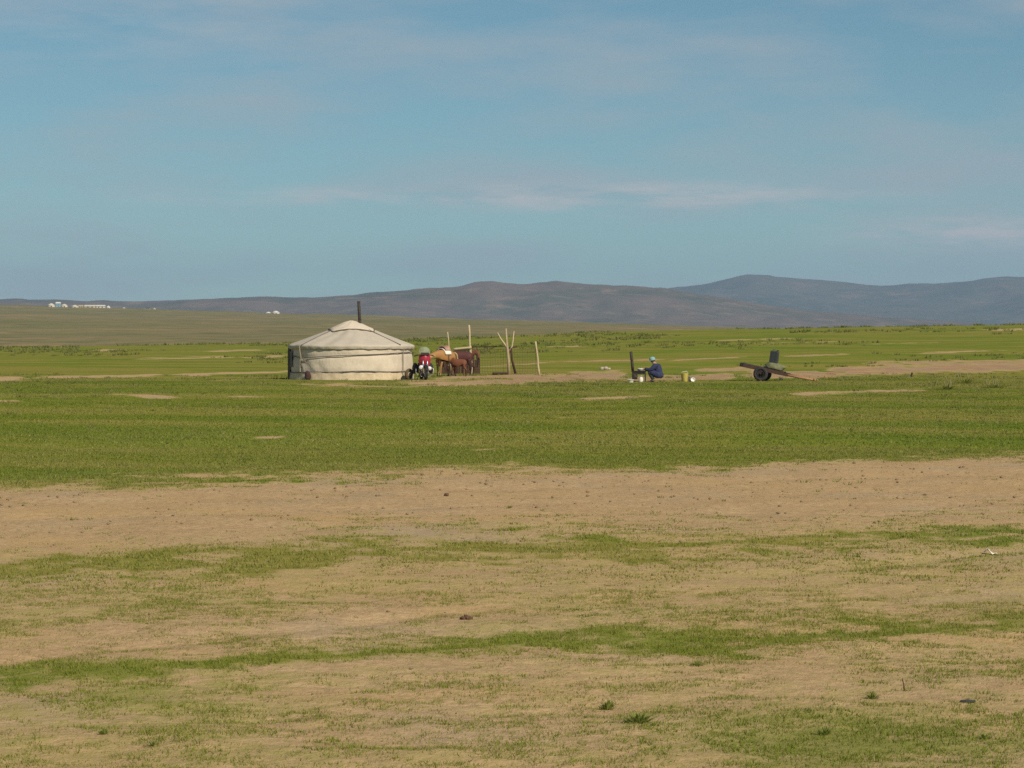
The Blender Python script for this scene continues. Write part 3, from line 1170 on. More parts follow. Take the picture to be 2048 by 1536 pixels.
# ------------------------------------------------------------------ horses
def horse(label, p, rz, coat_m, hair_m, head=0.0, scale=1.0, step=.06, lead=0.0):
    t = thing('horse', label, 'horse', p, rz, 'horses standing at the pen')
    t.scale = (scale,) * 3
    V, E = [], []

    def v(x, y, z, rx, ry=None, to=None):
        V.append((x, y, z, rx, ry if ry is not None else rx))
        if to is not None:
            E.append((to, len(V) - 1))
        return len(V) - 1
    girth = v(.26, 0, .98, .265, .30)
    chest = v(.48, 0, 1.02, .20, .24, girth)
    piv = Vector((.48, 0, 1.02))

    def h(x, z):
        q = Vector((x, 0, z)) - piv
        c, s = math.cos(head), math.sin(head)
        return piv.x + q.x * c + q.z * s, piv.z - q.x * s + q.z * c

    def hv(x, z, rx, ry, to):
        a, b = h(x, z)
        return v(a, 0, b, rx, ry, to)
    n1 = hv(.62, 1.17, .125, .185, chest)
    n2 = hv(.78, 1.34, .095, .145, n1)
    pl = hv(.93, 1.49, .085, .115, n2)
    fh = hv(1.03, 1.45, .085, .105, pl)
    mf = hv(1.15, 1.29, .065, .085, fh)
    mz = hv(1.25, 1.14, .052, .062, mf)
    ns = hv(1.285, 1.08, .042, .048, mz)
    for s in (-1, 1):
        a, b = h(.925, 1.60)
        e0 = v(a, s * .055, b, .025, .022, pl)
        a, b = h(.935, 1.68)
        v(a, s * .06, b, .008, .008, e0)
    belly = v(-.08, 0, .98, .265, .285, girth)
    croup = v(-.42, 0, 1.06, .245, .265, belly)
    rump = v(-.62, 0, 1.05, .17, .19, croup)
    for s in (-1, 1):
        d = step * s
        f0 = v(.36, s * .13, .80, .10, .13, girth)
        f1 = v(.37 + d * .3, s * .14, .64, .07, .085, f0)
        f2 = v(.39 + d, s * .14, .40, .046, .052, f1)
        f3 = v(.38 + d * 1.2, s * .14, .14, .034, .036, f2)
        v(.42 + d * 1.3, s * .14, .035, .048, .05, f3)
        g0 = v(-.46, s * .13, .84, .135, .18, croup)
        g1 = v(-.42 - d * .5, s * .15, .66, .09, .11, g0)
        g2 = v(-.60 - d, s * .145, .44, .052, .062, g1)
        g3 = v(-.57 - d * 1.1, s * .145, .14, .036, .04, g2)
        v(-.53 - d * 1.1, s * .145, .035, .05, .052, g3)
    body = link('body', skin_mesh(V, E, 0, 2), coat_m, t)
    # mane: hanging strands along the crest
    mb = MB()
    for k in range(26):
        q = k / 25
        a, b = h(.50 + .46 * q, 1.20 + .41 * q)
        mb.tube([(a, .0, b), (a - .02, .07, b - .03), (a - .04 + .02 * math.sin(k), .115, b - .16 - .05 * math.sin(k * 3))], [.03, .028, .006], 5)
    a, b = h(.96, 1.60)
    a2, b2 = h(1.08, 1.47)
    mb.tube([(a, 0, b), (a2, 0, b2)], [.035, .012], 5)
    mb.build('mane', hair_m, t, True)
    tb = MB()
    for k in range(7):
        o = (k - 3) * .022
        tb.tube([(-.73, o * .4, 1.12), (-.83, o, 1.02), (-.86, o * 1.5, .75), (-.83 + .02 * math.sin(k), o * 1.7, .42)], [.04, .045, .04, .008], 6)
    tb.build('tail', hair_m, t, True)
    for s in (-1, 1):
        for (x, y) in ((.42 + step * s * 1.3, s * .14), (-.53 - step * s * 1.1, s * .145)):
            MB().lathe([(.062, 0), (.055, .035), (.044, .07)], 12, Matrix.Translation((x, y, 0))).build('hoof', 'hoof', t, True)
        a, b = h(1.065, 1.40)
        MB().blob((a, s * .082, b), (.016, .012, .016), 1, 0, 8, 6).build('eye', 'hair', t, True)
    return t


HP = place(889, 753)
tan = horse('tan horse with a pale saddle blanket facing the yurt', HP, R(180 + 52), 'tan_coat', 'tan_hair', .95, 1.06)
p = place(921, 752)
horse('dark bay horse standing side-on right behind the saddled tan horse', p + Vector((0, .7, 0)), R(180 - 4), 'bay_coat', 'dark_hair', .85, 1.0, -.05)
p = place(927, 750)
horse('chestnut horse facing away from the yurt, head past the tall post', p + Vector((-.35, 2.3, 0)), R(-8), 'chestnut_coat', 'dark_hair', .35, .92, .04)
p = place(917, 753)
horse('small reddish foal between the tan horse and the tall post', p, R(166), 'chestnut_coat', 'dark_hair', .5, .70, .05)


def saddle():
    t = thing('saddle', 'pale saddle and white blanket on the tan horse', 'saddle', tan.location, tan.rotation_euler.z)
    t.scale = tan.scale
    vs, fs = [], []
    xs = np.linspace(-.17, .27, 8)
    an = np.linspace(-82, 82, 15)

    def sad(x, a, e):
        return (x, (.262 + e) * math.sin(R(a)), .985 + (.285 + e) * math.cos(R(a)))
    for x in xs:
        for a in an:
            vs.append(sad(x, a, .03))
    for i in range(7):
        for k in range(14):
            fs.append((i * 15 + k, i * 15 + k + 1, (i + 1) * 15 + k + 1, (i + 1) * 15 + k))
    o = MB().add(vs, fs).build('blanket', 'white_cloth', t, True)
    sm = o.modifiers.new('thick', 'SOLIDIFY')
    sm.thickness = .02
    vs, fs = [], []
    for x in np.linspace(-.16, .22, 9):
        q = (x - .03) / .19
        for a in np.linspace(-48, 48, 11):
            vs.append(sad(x, a, .055 + .11 * q * q * math.cos(R(a * 1.6))))
    for i in range(8):
        for k in range(10):
            fs.append((i * 11 + k, i * 11 + k + 1, (i + 1) * 11 + k + 1, (i + 1) * 11 + k))
    o = MB().add(vs, fs).build('seat', 'saddle_red', t, True)
    sm = o.modifiers.new('thick', 'SOLIDIFY')
    sm.thickness = .025
    for s in (-1, 1):
        st = MB().box((.06, s * .325, .80), (.03, .012, .42)).build('stirrup_strap', 'boot', t)
        MB().torus((.06, s * .335, .55), (1, 0, 0), .06, .01, 16, 6).build('stirrup', 'alloy', st, True)


saddle()


# ------------------------------------------------------------------ pen: posts, rail, planks, wire mesh
def pole(mb, a, b, r0, r1, seed=0, seg=8, wob=.02):
    rr = random.Random(seed)
    a, b = Vector(a), Vector(b)
    pts = []
    for i in range(7):
        q = i / 6
        w = wob * math.sin(q * PI)
        pts.append(a.lerp(b, q) + Vector((rr.uniform(-w, w), rr.uniform(-w, w), 0)))
    mb.tube(pts, [r0 + (r1 - r0) * i / 6 for i in range(7)], seg)
    return mb


PY = 134.0


def pen():
    o = place(942, 751)
    t = thing('pen_fence', 'livestock pen of pale poles and rusty wire mesh behind the horses', 'fence', (o.x, PY, gz(o.x, PY)))
    O = Vector(t.location)

    def L(px, py, dy=0.0):
        q = at(px, py, PY + dy) - O
        return q
    down = Vector((0, 0, -.25))

    def post(px0, py0, px1, py1, r0, r1, seed, m='pale_wood', dy=0.0, lab=None):
        a, b = L(px0, py0, dy), L(px1, py1, dy)
        g = gz(O.x + a.x, O.y + a.y) - O.z
        a.z = g - .1
        q = pole(MB(), a, b, r0, r1, seed).build('post', m, t, True)
        if lab:
            q['label'] = lab
    post(943, 751, 938, 650, .085, .05, 1, lab='tall pale pole')
    post(905, 752, 903, 711, .062, .05, 2, 'grey_wood')
    post(904, 750, 895, 664, .045, .03, 3, dy=.4)
    post(1079, 746, 1071, 683, .06, .045, 4)
    # brace and rail carrying a plank
    MB().tube([L(905, 713), L(909, 705), L(914, 696)], [.055, .06, .06], 8).build('brace', 'pale_wood', t, True)
    pole(MB(), L(906, 698.5, -.09), L(943, 695, -.09), .055, .06, 6).build('rail', 'pale_wood', t, True)
    MB().box((L(910, 699, .05) + L(940, 700, .05)) / 2, (.78, .03, .14), Matrix.Rotation(R(-2), 3, 'Y')).build('board', 'grey_wood', t)
    pole(MB(), L(944, 694, .12), L(1016, 692, .12), .028, .022, 8).build('rail', 'dark_wood', t, True)
    # dark planks closing the pen behind the animals
    rr = random.Random(3)
    x0 = L(884, 750, 3.3).x
    for k in range(20):
        hgt = rr.uniform(1.16, 1.28) if k < 17 else rr.uniform(.5, .8)
        x = x0 + k * .105
        g = gz(O.x + x, O.y + 3.3) - O.z
        MB().box((x, 3.3 + rr.uniform(-.012, .012), g + hgt / 2 - .03), (.098, .025, hgt), Matrix.Rotation(R(rr.uniform(-1.2, 1.2)), 3, 'Y')).build('plank', 'dark_wood', t)
    # wire mesh panels between the posts
    for (pa, pb, n) in ((944, 1017, 14), (1019, 1076, 11)):
        mb = MB()
        a0, b0 = L(pa, 750, .05), L(pb, 748, .05)
        ga, gb = gz(O.x + a0.x, PY) - O.z, gz(O.x + b0.x, PY) - O.z
        hh = 1.32

        def pt(u, v_):
            x = a0.x + (b0.x - a0.x) * u
            return Vector((x, .05 + .03 * math.sin(u * 7 + v_ * 3), ga + (gb - ga) * u + .04 + v_ * hh - .05 * math.sin(u * PI) * v_))
        for k in range(n + 1):
            mb.tube([pt(k / n, w) for w in np.linspace(0, 1, 6)], .0058, 4, False)
        for k in range(10):
            mb.tube([pt(w, k / 9) for w in np.linspace(0, 1, 10)], .0058 if k < 9 else .010, 4, False)
        mb.build('wire_mesh', 'wire', t)


pen()


def forked_post():
    b = at(1018, 750, PY - .3)
    t = thing('forked_post', 'forked dry tree trunk set upright in the pen fence', 'post', (b.x, PY - .3, gz(b.x, PY - .3)))
    O = Vector(t.location)

    def L(px, py, dy=0):
        return at(px, py, PY - .3 + dy) - O
    MB().tube([Vector((0, 0, -.1)), L(1017, 720), L(1015, 700), L(1013, 680), L(1012, 657)], [.085, .075, .07, .06, .04], 10).build('trunk', 'grey_wood', t, True)
    MB().tube([L(1015, 697), L(1009, 688), L(1001, 677), L(995, 665)], [.06, .05, .042, .025], 8).build('branch', 'pale_wood', t, True)
    MB().tube([L(1016, 705, .1), L(1024, 693, .1), L(1026, 680, .1), L(1028, 662, .1)], [.05, .045, .04, .022], 8).build('branch', 'pale_wood', t, True)
    MB().tube([L(1022, 696, .1), L(1024, 720, .05), L(1031, 747, 0)], [.05, .055, .065], 8).build('prop', 'dark_wood', t, True)
    MB().tube([L(1012, 697, .1), L(1034, 693, .12)], [.04, .035], 7).build('crosspiece', 'dark_wood', t, True)
    a, b2 = at(985, 747, PY - .9), at(1016, 745, PY - .9)
    lg = MB()
    pole(lg, Vector((0, 0, .06)), Vector((b2.x - a.x, 0, .08)), .07, .06, 5)
    o = lg.build('log', 'dark_wood', None, True)
    o.location = (a.x, PY - .9, gz(a.x, PY - .9))
    tag(o, 'dark log lying at the foot of the wire mesh left of the forked post', 'log')


forked_post()


# ------------------------------------------------------------------ outdoor stove, crouching person and the kitchen things
SY = ground_at(1280, 764)[1]
SS = F / SY


def stove():
    c = at(1277, 763, SY)
    t = thing('stove', 'black iron outdoor stove with a tall stovepipe in front of the crouching person', 'stove', (c.x, SY, gz(c.x, SY)))
    tp = MB().box((.03, 0, .475), (.62, .40, .035)).build('top_plate', 'black_metal', t)
    fb = MB()
    fb.box((-.165, 0, .29), (.22, .36, .335))
    fb.box((.10, 0, .40), (.31, .34, .115))
    fb.build('firebox', 'black_metal', t)
    d = MB().box((-.165, -.19, .27), (.15, .02, .17)).build('door', 'pipe', t)
    MB().tube([(-.12, -.20, .27), (-.12, -.23, .27), (-.12, -.23, .22)], .008, 6).build('handle', 'alloy', d)
    for x in (-.26, .30):
        for y in (-.16, .16):
            MB().tube([(x * .97, y, .46), (x, y * 1.05, -.02)], .018, 6).build('leg', 'black_metal', t)
    pp = MB().tube([(-.245, .05, .45), (-.27, .05, .75), (-.30, .05, 1.05), (-.335, .05, 1.34)], .062, 12).build('stovepipe', 'pipe', t, True)
    MB().lathe([(.072, -.015), (.072, .015)], 12, Matrix.Translation((-.295, .05, .98))).build('pipe_joint', 'pipe', pp, True)
    q = thing('cooking_pot', 'pale aluminium pot with a lid standing on the stove', 'pot', (c.x + .09, SY, t.location.z + .493))
    MB().lathe([(.10, 0), (.135, .02), (.145, .075), (.15, .08)], 20).build('bowl', 'aluminium', q, True)
    ld = MB().lathe([(.15, .082), (.11, .112), (.04, .128), (.005, .13)], 20, None, False).build('lid', 'aluminium', q, True)
    MB().lathe([(.015, .128), (.024, .15), (.005, .158)], 10).build('knob', 'black_metal', ld, True)
    b = at(1261, 766, SY - 1.3)
    q = thing('basin', 'white enamel basin on the ground left of the stove', 'basin', (b.x, SY - 1.3, gz(b.x, SY - 1.3)))
    MB().lathe([(.085, .0), (.12, .05), (.145, .14), (.155, .145), (.138, .14), (.11, .06), (.02, .03)], 22, None, False).build('bowl', 'white_enamel', q, True)
    MB().torus((0, 0, .145), (0, 0, 1), .152, .008, 24, 6).build('rim', 'white_enamel', q, True)
    b = at(1282, 763, SY - .45)
    q = thing('enamel_can', 'pale enamel can on the ground below the stove top', 'can', (b.x, SY - .45, gz(b.x, SY - .45)))
    MB().lathe([(.085, 0), (.09, .02), (.088, .18), (.06, .215), (.058, .235)], 18).build('body', 'white_cloth', q, True)
    MB().tube([(-.07, 0, .20), (-.05, 0, .285), (.05, 0, .285), (.07, 0, .20)], .008, 6).build('handle', 'alloy', q, True)
    b = at(1369, 762, SY + 1)
    q = thing('bucket', 'yellow plastic bucket on the ground right of the crouching person', 'bucket', (b.x, SY + 1, gz(b.x, SY + 1)))
    MB().lathe([(.115, 0), (.125, .01), (.165, .37), (.172, .38), (.158, .375), (.118, .03), (.02, .02)], 24, None, False).build('body', 'yellow_plastic', q, True)
    MB().torus((0, 0, .375), (0, 0, 1), .170, .010, 26, 6).build('rim', 'yellow_plastic', q, True)
    MB().tube([(-.165, 0, .36), (-.08, -.03, .44), (.10, -.03, .46), (.168, 0, .37)], .008, 6).build('bail', 'white_enamel', q, True)
    b = at(1380, 762, SY + 1.1)
    q = thing('tin_can', 'grey tin can between the yellow bucket and a white bowl', 'can', (b.x, SY + 1.1, gz(b.x, SY + 1.1)))
    MB().lathe([(.065, 0), (.07, .01), (.068, .22), (.07, .23), (.06, .23)], 16).build('body', 'grey_tin', q, True)
    MB().torus((0, 0, .23), (0, 0, 1), .068, .006, 20, 6).build('rim', 'alloy', q, True)
    b = at(1386, 762, SY + .9)
    q = thing('bowl', 'small white bowl lying on its side right of the tin can', 'bowl', (b.x, SY + .9, gz(b.x, SY + .9)))
    m4 = Matrix.Translation((0, 0, .095)) @ Matrix.Rotation(R(72), 4, 'X')
    MB().lathe([(.04, -.06), (.075, -.035), (.10, .03), (.095, .03), (.07, -.028), (.01, -.05)], 18, m4, False).build('body', 'white_enamel', q, True)
    MB().lathe([(.045, -.075), (.042, -.055)], 16, m4).build('foot_ring', 'white_enamel', q, True)


stove()


def person():
    c = at(1309, 763, SY)
    t = thing('person', 'person in a dark blue jacket and pale blue cap crouching at the stove', 'person', (c.x, SY + .02, gz(c.x, SY)), R(-4))
    t.scale = (1.07, 1.07, 1.03)
    V, E = [], []

    def v(x, y, z, rx, ry=None, to=None):
        V.append((x, y, z, rx, ry if ry is not None else rx))
        if to is not None:
            E.append((to, len(V) - 1))
        return len(V) - 1
    pel = v(.20, 0, .31, .135, .12)
    sp = v(.22, 0, .47, .14, .115, pel)
    ch = v(.12, 0, .66, .155, .12, sp)
    nb = v(.01, 0, .78, .085, .08, ch)
    nk = v(-.04, 0, .835, .052, .052, nb)
    h0 = v(-.085, 0, .90, .075, .085, nk)
    h1 = v(-.10, 0, .97, .08, .092, h0)
    v(-.095, 0, 1.03, .05, .06, h1)
    v(-.185, 0, .915, .014, .016, h0)              # nose
    for s in (-1, 1):
        hp = v(.16, s * .11, .29, .10, .10, pel)
        th = v(-.06, s * .15, .40, .082, .085, hp)
        kn = v(-.24, s * .17, .47, .062, .065, th)
        cf = v(-.13, s * .155, .27, .055, .062, kn)
        an = v(-.03, s * .14, .085, .038, .042, cf)
        he = v(.00, s * .14, .045, .036, .034, an)
        v(-.20, s * .155, .035, .034, .03, an)
        sh = v(.05, s * .17, .73, .07, .07, nb)
        ua = v(-.07, s * .21, .60, .055, .055, sh)
        el = v(-.18, s * .21, .51, .045, .045, ua)
        fa = v(-.31, s * .16, .545, .037, .037, el)
        wr = v(-.42, s * .12, .575, .027, .027, fa)
        pm = v(-.475, s * .11, .58, .034, .02, wr)
        for k, (dy, ln) in enumerate(((-.027, .062), (-.009, .072), (.009, .068), (.027, .052))):
            f1 = v(-.515, s * .11 + dy, .580, .0095, .0095, pm)
            v(-.515 - ln * .55, s * .11 + dy, .566, .0088, .0088, f1)
        v(-.48, s * .11 - s * .055, .566, .010, .010, pm)
    link('body', skin_mesh(V, E, 0, 1), 'skin', t)

    def cloth(name, idx, m, grow, extra=()):
        """garment: the covered bones again, a little fatter"""
        mp = {}
        vv, ee = [], []
        for i in idx:
            mp[i] = len(vv)
            x, y, z, a, b = V[i]
            vv.append((x, y, z, a * grow[0] + grow[1], b * grow[0] + grow[1]))
        for a, b in E:
            if a in mp and b in mp:
                ee.append((mp[a], mp[b]))
        return link(name, skin_mesh(vv, ee, 0, 1), m, t)
    # indices: torso 0-8, then 18 per side
    per = (len(V) - 9) // 2
    arms, legs, shoes = [], [], []
    for s in range(2):
        b = 9 + s * per
        legs += [b, b + 1, b + 2, b + 3, b + 4]
        shoes.append([b + 4, b + 5, b + 6])
        arms += [b + 7, b + 8, b + 9, b + 10, b + 11]
    cloth('jacket', [1, 2, 3, 0, 9, 10, 9 + per, 10 + per, 11, 11 + per] + arms, 'blue_cloth', (1.32, .036))
    cloth('trousers', [0, 1] + legs, 'trouser', (1.14, .018))
    for s in shoes:
        cloth('boot', s, 'boot', (1.0, .014))
    cap = MB()
    m4 = Matrix.Translation((-.092, 0, .975)) @ Matrix.Rotation(R(-12), 4, 'Y')
    cap.lathe([(.118, -.045), (.125, 0), (.118, .05), (.09, .088), (.045, .106), (.004, .110)], 20, m4, False)
    cp = cap.build('cap', 'cap', t, True)
    vs, fs = [], []
    for i, q in enumerate((0, .5, 1)):
        for k in range(9):
            a = R(-60 + 15 * k)
            r = .115 + q * .06 * math.cos(a)
            vs.append(m4 @ Vector((-r * math.cos(a), r * math.sin(a), -.035 - .02 * q)))
    for i in range(2):
        for k in range(8):
            fs.append((i * 9 + k, i * 9 + k + 1, (i + 1) * 9 + k + 1, (i + 1) * 9 + k))
    MB().add(vs, fs).build('peak', 'cap', cp, True)
    MB().blob((-.055, 0, .925), (.075, .092, .075), 3, .03, 14, 9).build('hair', 'hair', t, True)
    for s in (-1, 1):
        MB().blob((-.165, s * .03, .935), (.008, .011, .008), 1, 0, 8, 5).build('eye', 'hair', t, True)


person()


# ------------------------------------------------------------------ ox cart
def cart():
    cy = ground_at(1527, 762)[1]
    c = at(1527, 762, cy)
    g = gz(c.x, cy)
    yaw = R(-15)
    t = thing('ox_cart', 'two-wheeled wooden cart tipped onto its long shafts', 'cart', (c.x, cy + .45, g), yaw)
    tilt = math.atan2(20, 95)
    wr = .335
    for s in (-1, 1):
        w = MB().torus((0, s * .52, wr), (0, 1, 0), .25, .085, 30, 10, .95).build('wheel', 'dusty_rubber', t, True)
        m4 = Matrix.Translation((0, s * .52, wr)) @ Matrix.Rotation(R(90), 4, 'X')
        r_ = MB().lathe([(.175, -.06), (.17, -.02), (.10, -.035 * s), (.05, -.06 * s), (.045, .06), (.175, .06)], 24, m4, False).build('rim', 'black_metal', w, True)
        MB().lathe([(.05, -.10), (.05, .10)], 14, m4).build('hub', 'black_metal', w, True)
    MB().tube([(0, -.54, wr), (0, .54, wr)], .035, 10).build('axle', 'black_metal', t, True)
    base = Vector((0, 0, wr + .20))

    def P(u, y, dz=0.0):
        """along the tilted bed"""
        return base + Vector((u * math.cos(tilt) + dz * math.sin(tilt), y, -u * math.sin(tilt) + dz * math.cos(tilt)))
    rot = Matrix.Rotation(tilt, 3, 'Y')
    for s in (-1, 1):
        MB().box(P(.13, s * .42), (2.20, .085, .13), rot).build('side_beam', 'cart_wood', t)
        MB().box((0, s * .42, wr + .09), (.16, .09, .14)).build('axle_block', 'cart_wood', t)
        # tapered shaft out to the ground
        e = P(2.52, s * .30)
        e.z = max(.05, e.z)
        MB().tube([P(1.15, s * .42, .0), P(1.8, s * .36, .01), e], [.05, .042, .034], 8).build('shaft', 'red_wood', t, True)
    for k in range(9):
        MB().box(P(-.72 + k * .205, 0, .083), (.185, .93, .03), rot).build('plank', 'cart_wood', t)
    MB().box(P(-.90, 0, .02), (.16, 1.06, .16), rot).build('end_beam', 'black_metal', t)
    e = P(2.45, 0)
    MB().tube([Vector((e.x, -.36, max(.10, e.z + .02))), Vector((e.x, .36, max(.10, e.z + .02)))], .035, 8).build('yoke_bar', 'red_wood', t, True)
    # canvas bundle on the bed and a dark can standing on it
    M4 = Matrix.Translation((c.x, cy + .45, g)) @ Matrix.Rotation(yaw, 4, 'Z')
    q = M4 @ P(.56, -.05, .10)
    sk = MB().blob((0, 0, .12), (.46, .30, .20), 8, .10, 20, 12, -.12).build('sack', 'green_canvas', None, True)
    sk.location = q
    sk.rotation_euler = (0, tilt, yaw)
    tag(sk, 'pale green canvas sack lying on the cart bed under the dark can', 'sack')
    q = M4 @ P(.44, -.05, .36)
    d = thing('jerrycan', 'tall dark can standing tilted on the sack on the cart', 'can', q, yaw)
    lean = Matrix.Rotation(R(7), 4, 'Y')
    b = MB().box(lean @ Vector((0, 0, .28)), (.40, .24, .58), lean.to_3x3(), .94).build('body', 'dark_drum', d)
    bv = b.modifiers.new('bevel', 'BEVEL')
    bv.width, bv.segments = .035, 2
    for s_ in (-1, 1):
        MB().box(lean @ Vector((s_ * .07, -.122, .28)), (.035, .012, .42), lean.to_3x3()).build('rib', 'dark_drum', d)
    MB().tube([lean @ Vector((-.10, 0, .56)), lean @ Vector((-.09, 0, .62)), lean @ Vector((.05, 0, .62)), lean @ Vector((.06, 0, .56))], .014, 6).build('handle', 'dark_drum', d, True)
    MB().lathe([(.04, .55), (.04, .62), (.03, .625)], 12, lean @ Matrix.Translation((.13, 0, 0))).build('cap', 'black_metal', d, True)
    # scraps round the cart
    for (px, py, ln, rz, lab) in ((1652, 756, .85, 20, 'reddish broken plank at the tip of the cart shafts'),
                                  (1662, 750, .6, -25, 'short reddish plank behind the tip of the cart shafts')):
        p_ = place(px, py)
        mb = MB().box((0, 0, .045), (ln, .10, .035), Matrix.Rotation(R(3), 3, 'Y'))
        mb.box((ln * .1, .02, .085), (ln * .45, .07, .03), Matrix.Rotation(R(14), 3, 'Z'))
        o = mb.build('broken_plank', 'red_wood')
        o.location = p_
        o.rotation_euler = (0, 0, R(rz))
        tag(o, lab, 'plank')
    p_ = place(1562, 760)
    mb = MB().blob((0, 0, .04), (.10, .09, .065), 12, .2, fz=-.03)
    o = mb.build('scrap', 'black_scrap', None, True)
    o.location = p_
    tag(o, 'small black lump on the grass right of the cart wheel', 'scrap')
    p_ = place(1823, 754)
    o = pole(MB(), (0, 0, -.1), (.02, 0, .22), .055, .045, 3).build('peg', 'dark_wood', None, True)
    o.location = p_
    tag(o, 'short brown wooden peg standing by the reddish track', 'peg')


cart()


# ------------------------------------------------------------------ far settlement on the skyline
def far_ger(px, py, w, h, label, m='hut_cream'):
    D = 2130.0
    s = D / F
    x = (px - CX) / F * D
    z = gz(x, D)
    zz = min(z, CH + (HZ - py) / F * D)
    t = thing('yurt', label, 'yurt', (x, D, zz - .3), 0, 'yurts and huts on the far rise')
    r, hh = w * s / 2, h * s + .3
    MB().lathe([(r, 0), (r * .98, hh * .62)], 20, None, False).build('wall', m, t)
    MB().lathe([(r * 1.04, hh * .60), (r * .25, hh * .97), (.02, hh)], 20, None, False).build('roof', m, t, True)
    MB().box((r * .2, -r, hh * .22), (r * .35, .2, hh * .42)).build('door', 'hut_dark', t)


def far_house(px, py, w, h, label, m, roof_m):
    D = 2140.0
    s = D / F
    x = (px - CX) / F * D
    zz = min(gz(x, D), CH + (HZ - py) / F * D)
    t = thing('house', label, 'house', (x, D, zz - .3), 0, 'yurts and huts on the far rise')
    W, hh, dp = w * s, h * s + .3, 4.0
    MB().box((0, 0, hh * .36), (W, dp, hh * .72)).build('wall', m, t)
    a = hh * .72
    MB().add([(-W * .54, -dp * .6, a), (W * .54, -dp * .6, a), (W * .54, dp * .6, a), (-W * .54, dp * .6, a), (-W * .5, 0, hh), (W * .5, 0, hh)],
             [(0, 1, 5, 4), (2, 3, 4, 5), (0, 4, 3), (1, 2, 5), (0, 3, 2, 1)]).build('roof', roof_m, t)
    MB().box((W * .2, -dp / 2, hh * .3), (W * .12, .15, hh * .5)).build('door', 'hut_dark', t)
    MB().box((-W * .2, -dp / 2, hh * .42), (W * .16, .15, hh * .22)).build('window', 'hut_dark', t)


far_ger(103, 614, 14, 7.5, 'cream yurt at the left end of the far settlement')
far_house(117, 613.5, 9, 10, 'blue-roofed hut in the far settlement', 'hut_blue', 'hut_white')
far_ger(129, 614.5, 13, 6.5, 'cream yurt just right of the blue far hut')
far_ger(150, 616, 14, 6, 'cream yurt left of the ochre far hut')
far_house(162, 616.5, 9, 6, 'ochre hut in the middle of the far settlement', 'hut_ochre', 'hut_ochre')
far_house(181, 617, 22, 7, 'widest cream building of the far settlement', 'hut_cream', 'hut_cream')
far_house(202, 617, 17, 7, 'cream building second from the right end of the far settlement', 'hut_cream', 'hut_white')
far_ger(217, 617.5, 8, 6, 'small white yurt at the right end of the far settlement', 'hut_white')
far_ger(248, 618, 7, 3.5, 'tiny pale yurt standing alone right of the far settlement', 'hut_grey')
far_house(296, 620, 9, 5, 'small grey hut on the skyline well right of the far settlement', 'hut_grey', 'hut_dark')
far_ger(309, 620, 6, 4, 'tiny pale yurt right of the small grey far hut', 'hut_grey')
far_ger(537, 629.5, 11, 6, 'left one of the two lone far white yurts above the pale yurt roof', 'hut_white')
far_ger(552, 629.5, 15, 8, 'right one of the two lone far white yurts above the pale yurt roof', 'hut_white')


# ------------------------------------------------------------------ grass
def blades(name, X, Y, hgt, wid, lean, nb, m, tint, dry, spread):
    """nb triangle blades at each tuft position, all arrays per tuft"""
    n = len(X)
    X, Y, hgt, wid, lean, tint, dry, spread = [np.repeat(a, nb) for a in (X, Y, hgt, wid, lean, tint, dry, spread)]
    k = n * nb
    a = RNG.uniform(0, 2 * PI, k)
    sp = spread * np.sqrt(RNG.uniform(0, 1, k))
    bx, by = X + sp * np.cos(a), Y + sp * np.sin(a)
    bz = elev(bx, by) - .006
    h = hgt * RNG.uniform(.5, 1.15, k)
    b = a + RNG.normal(0, .7, k)
    ln = lean * RNG.uniform(.2, 1.3, k) * h
    fx = RNG.normal(0, .55, k)          # facing: mostly across the blade's lean, random
    fa = RNG.uniform(0, 2 * PI, k)
    w = wid * RNG.uniform(.6, 1.3, k)
    ux, uy = np.cos(fa) * w, np.sin(fa) * w
    v0 = np.stack([bx - ux, by - uy, bz], 1)
    v1 = np.stack([bx + ux, by + uy, bz], 1)
    v2 = np.stack([bx + np.cos(b) * ln, by + np.sin(b) * ln, bz + h], 1)
    co = np.stack([v0, v1, v2], 1).reshape(-1, 3)
    col = np.stack([np.clip(tint + RNG.normal(0, .2, k), 0, 1), np.clip(dry + (RNG.uniform(0, 1, k) < .06) * .7, 0, 1), np.zeros(k), np.ones(k)], 1)
    col = np.repeat(col, 3, 0)
    f = np.arange(3 * k).reshape(-1, 3)
    return link(name, fast_mesh(name, co, f, col, 'tint'), m)


def wedge(n, y0, y1, half=.245):
    y = np.sqrt(RNG.uniform(y0 * y0, y1 * y1, n))
    x = RNG.uniform(-1, 1, n) * (half * y + 1.4)
    return x, y


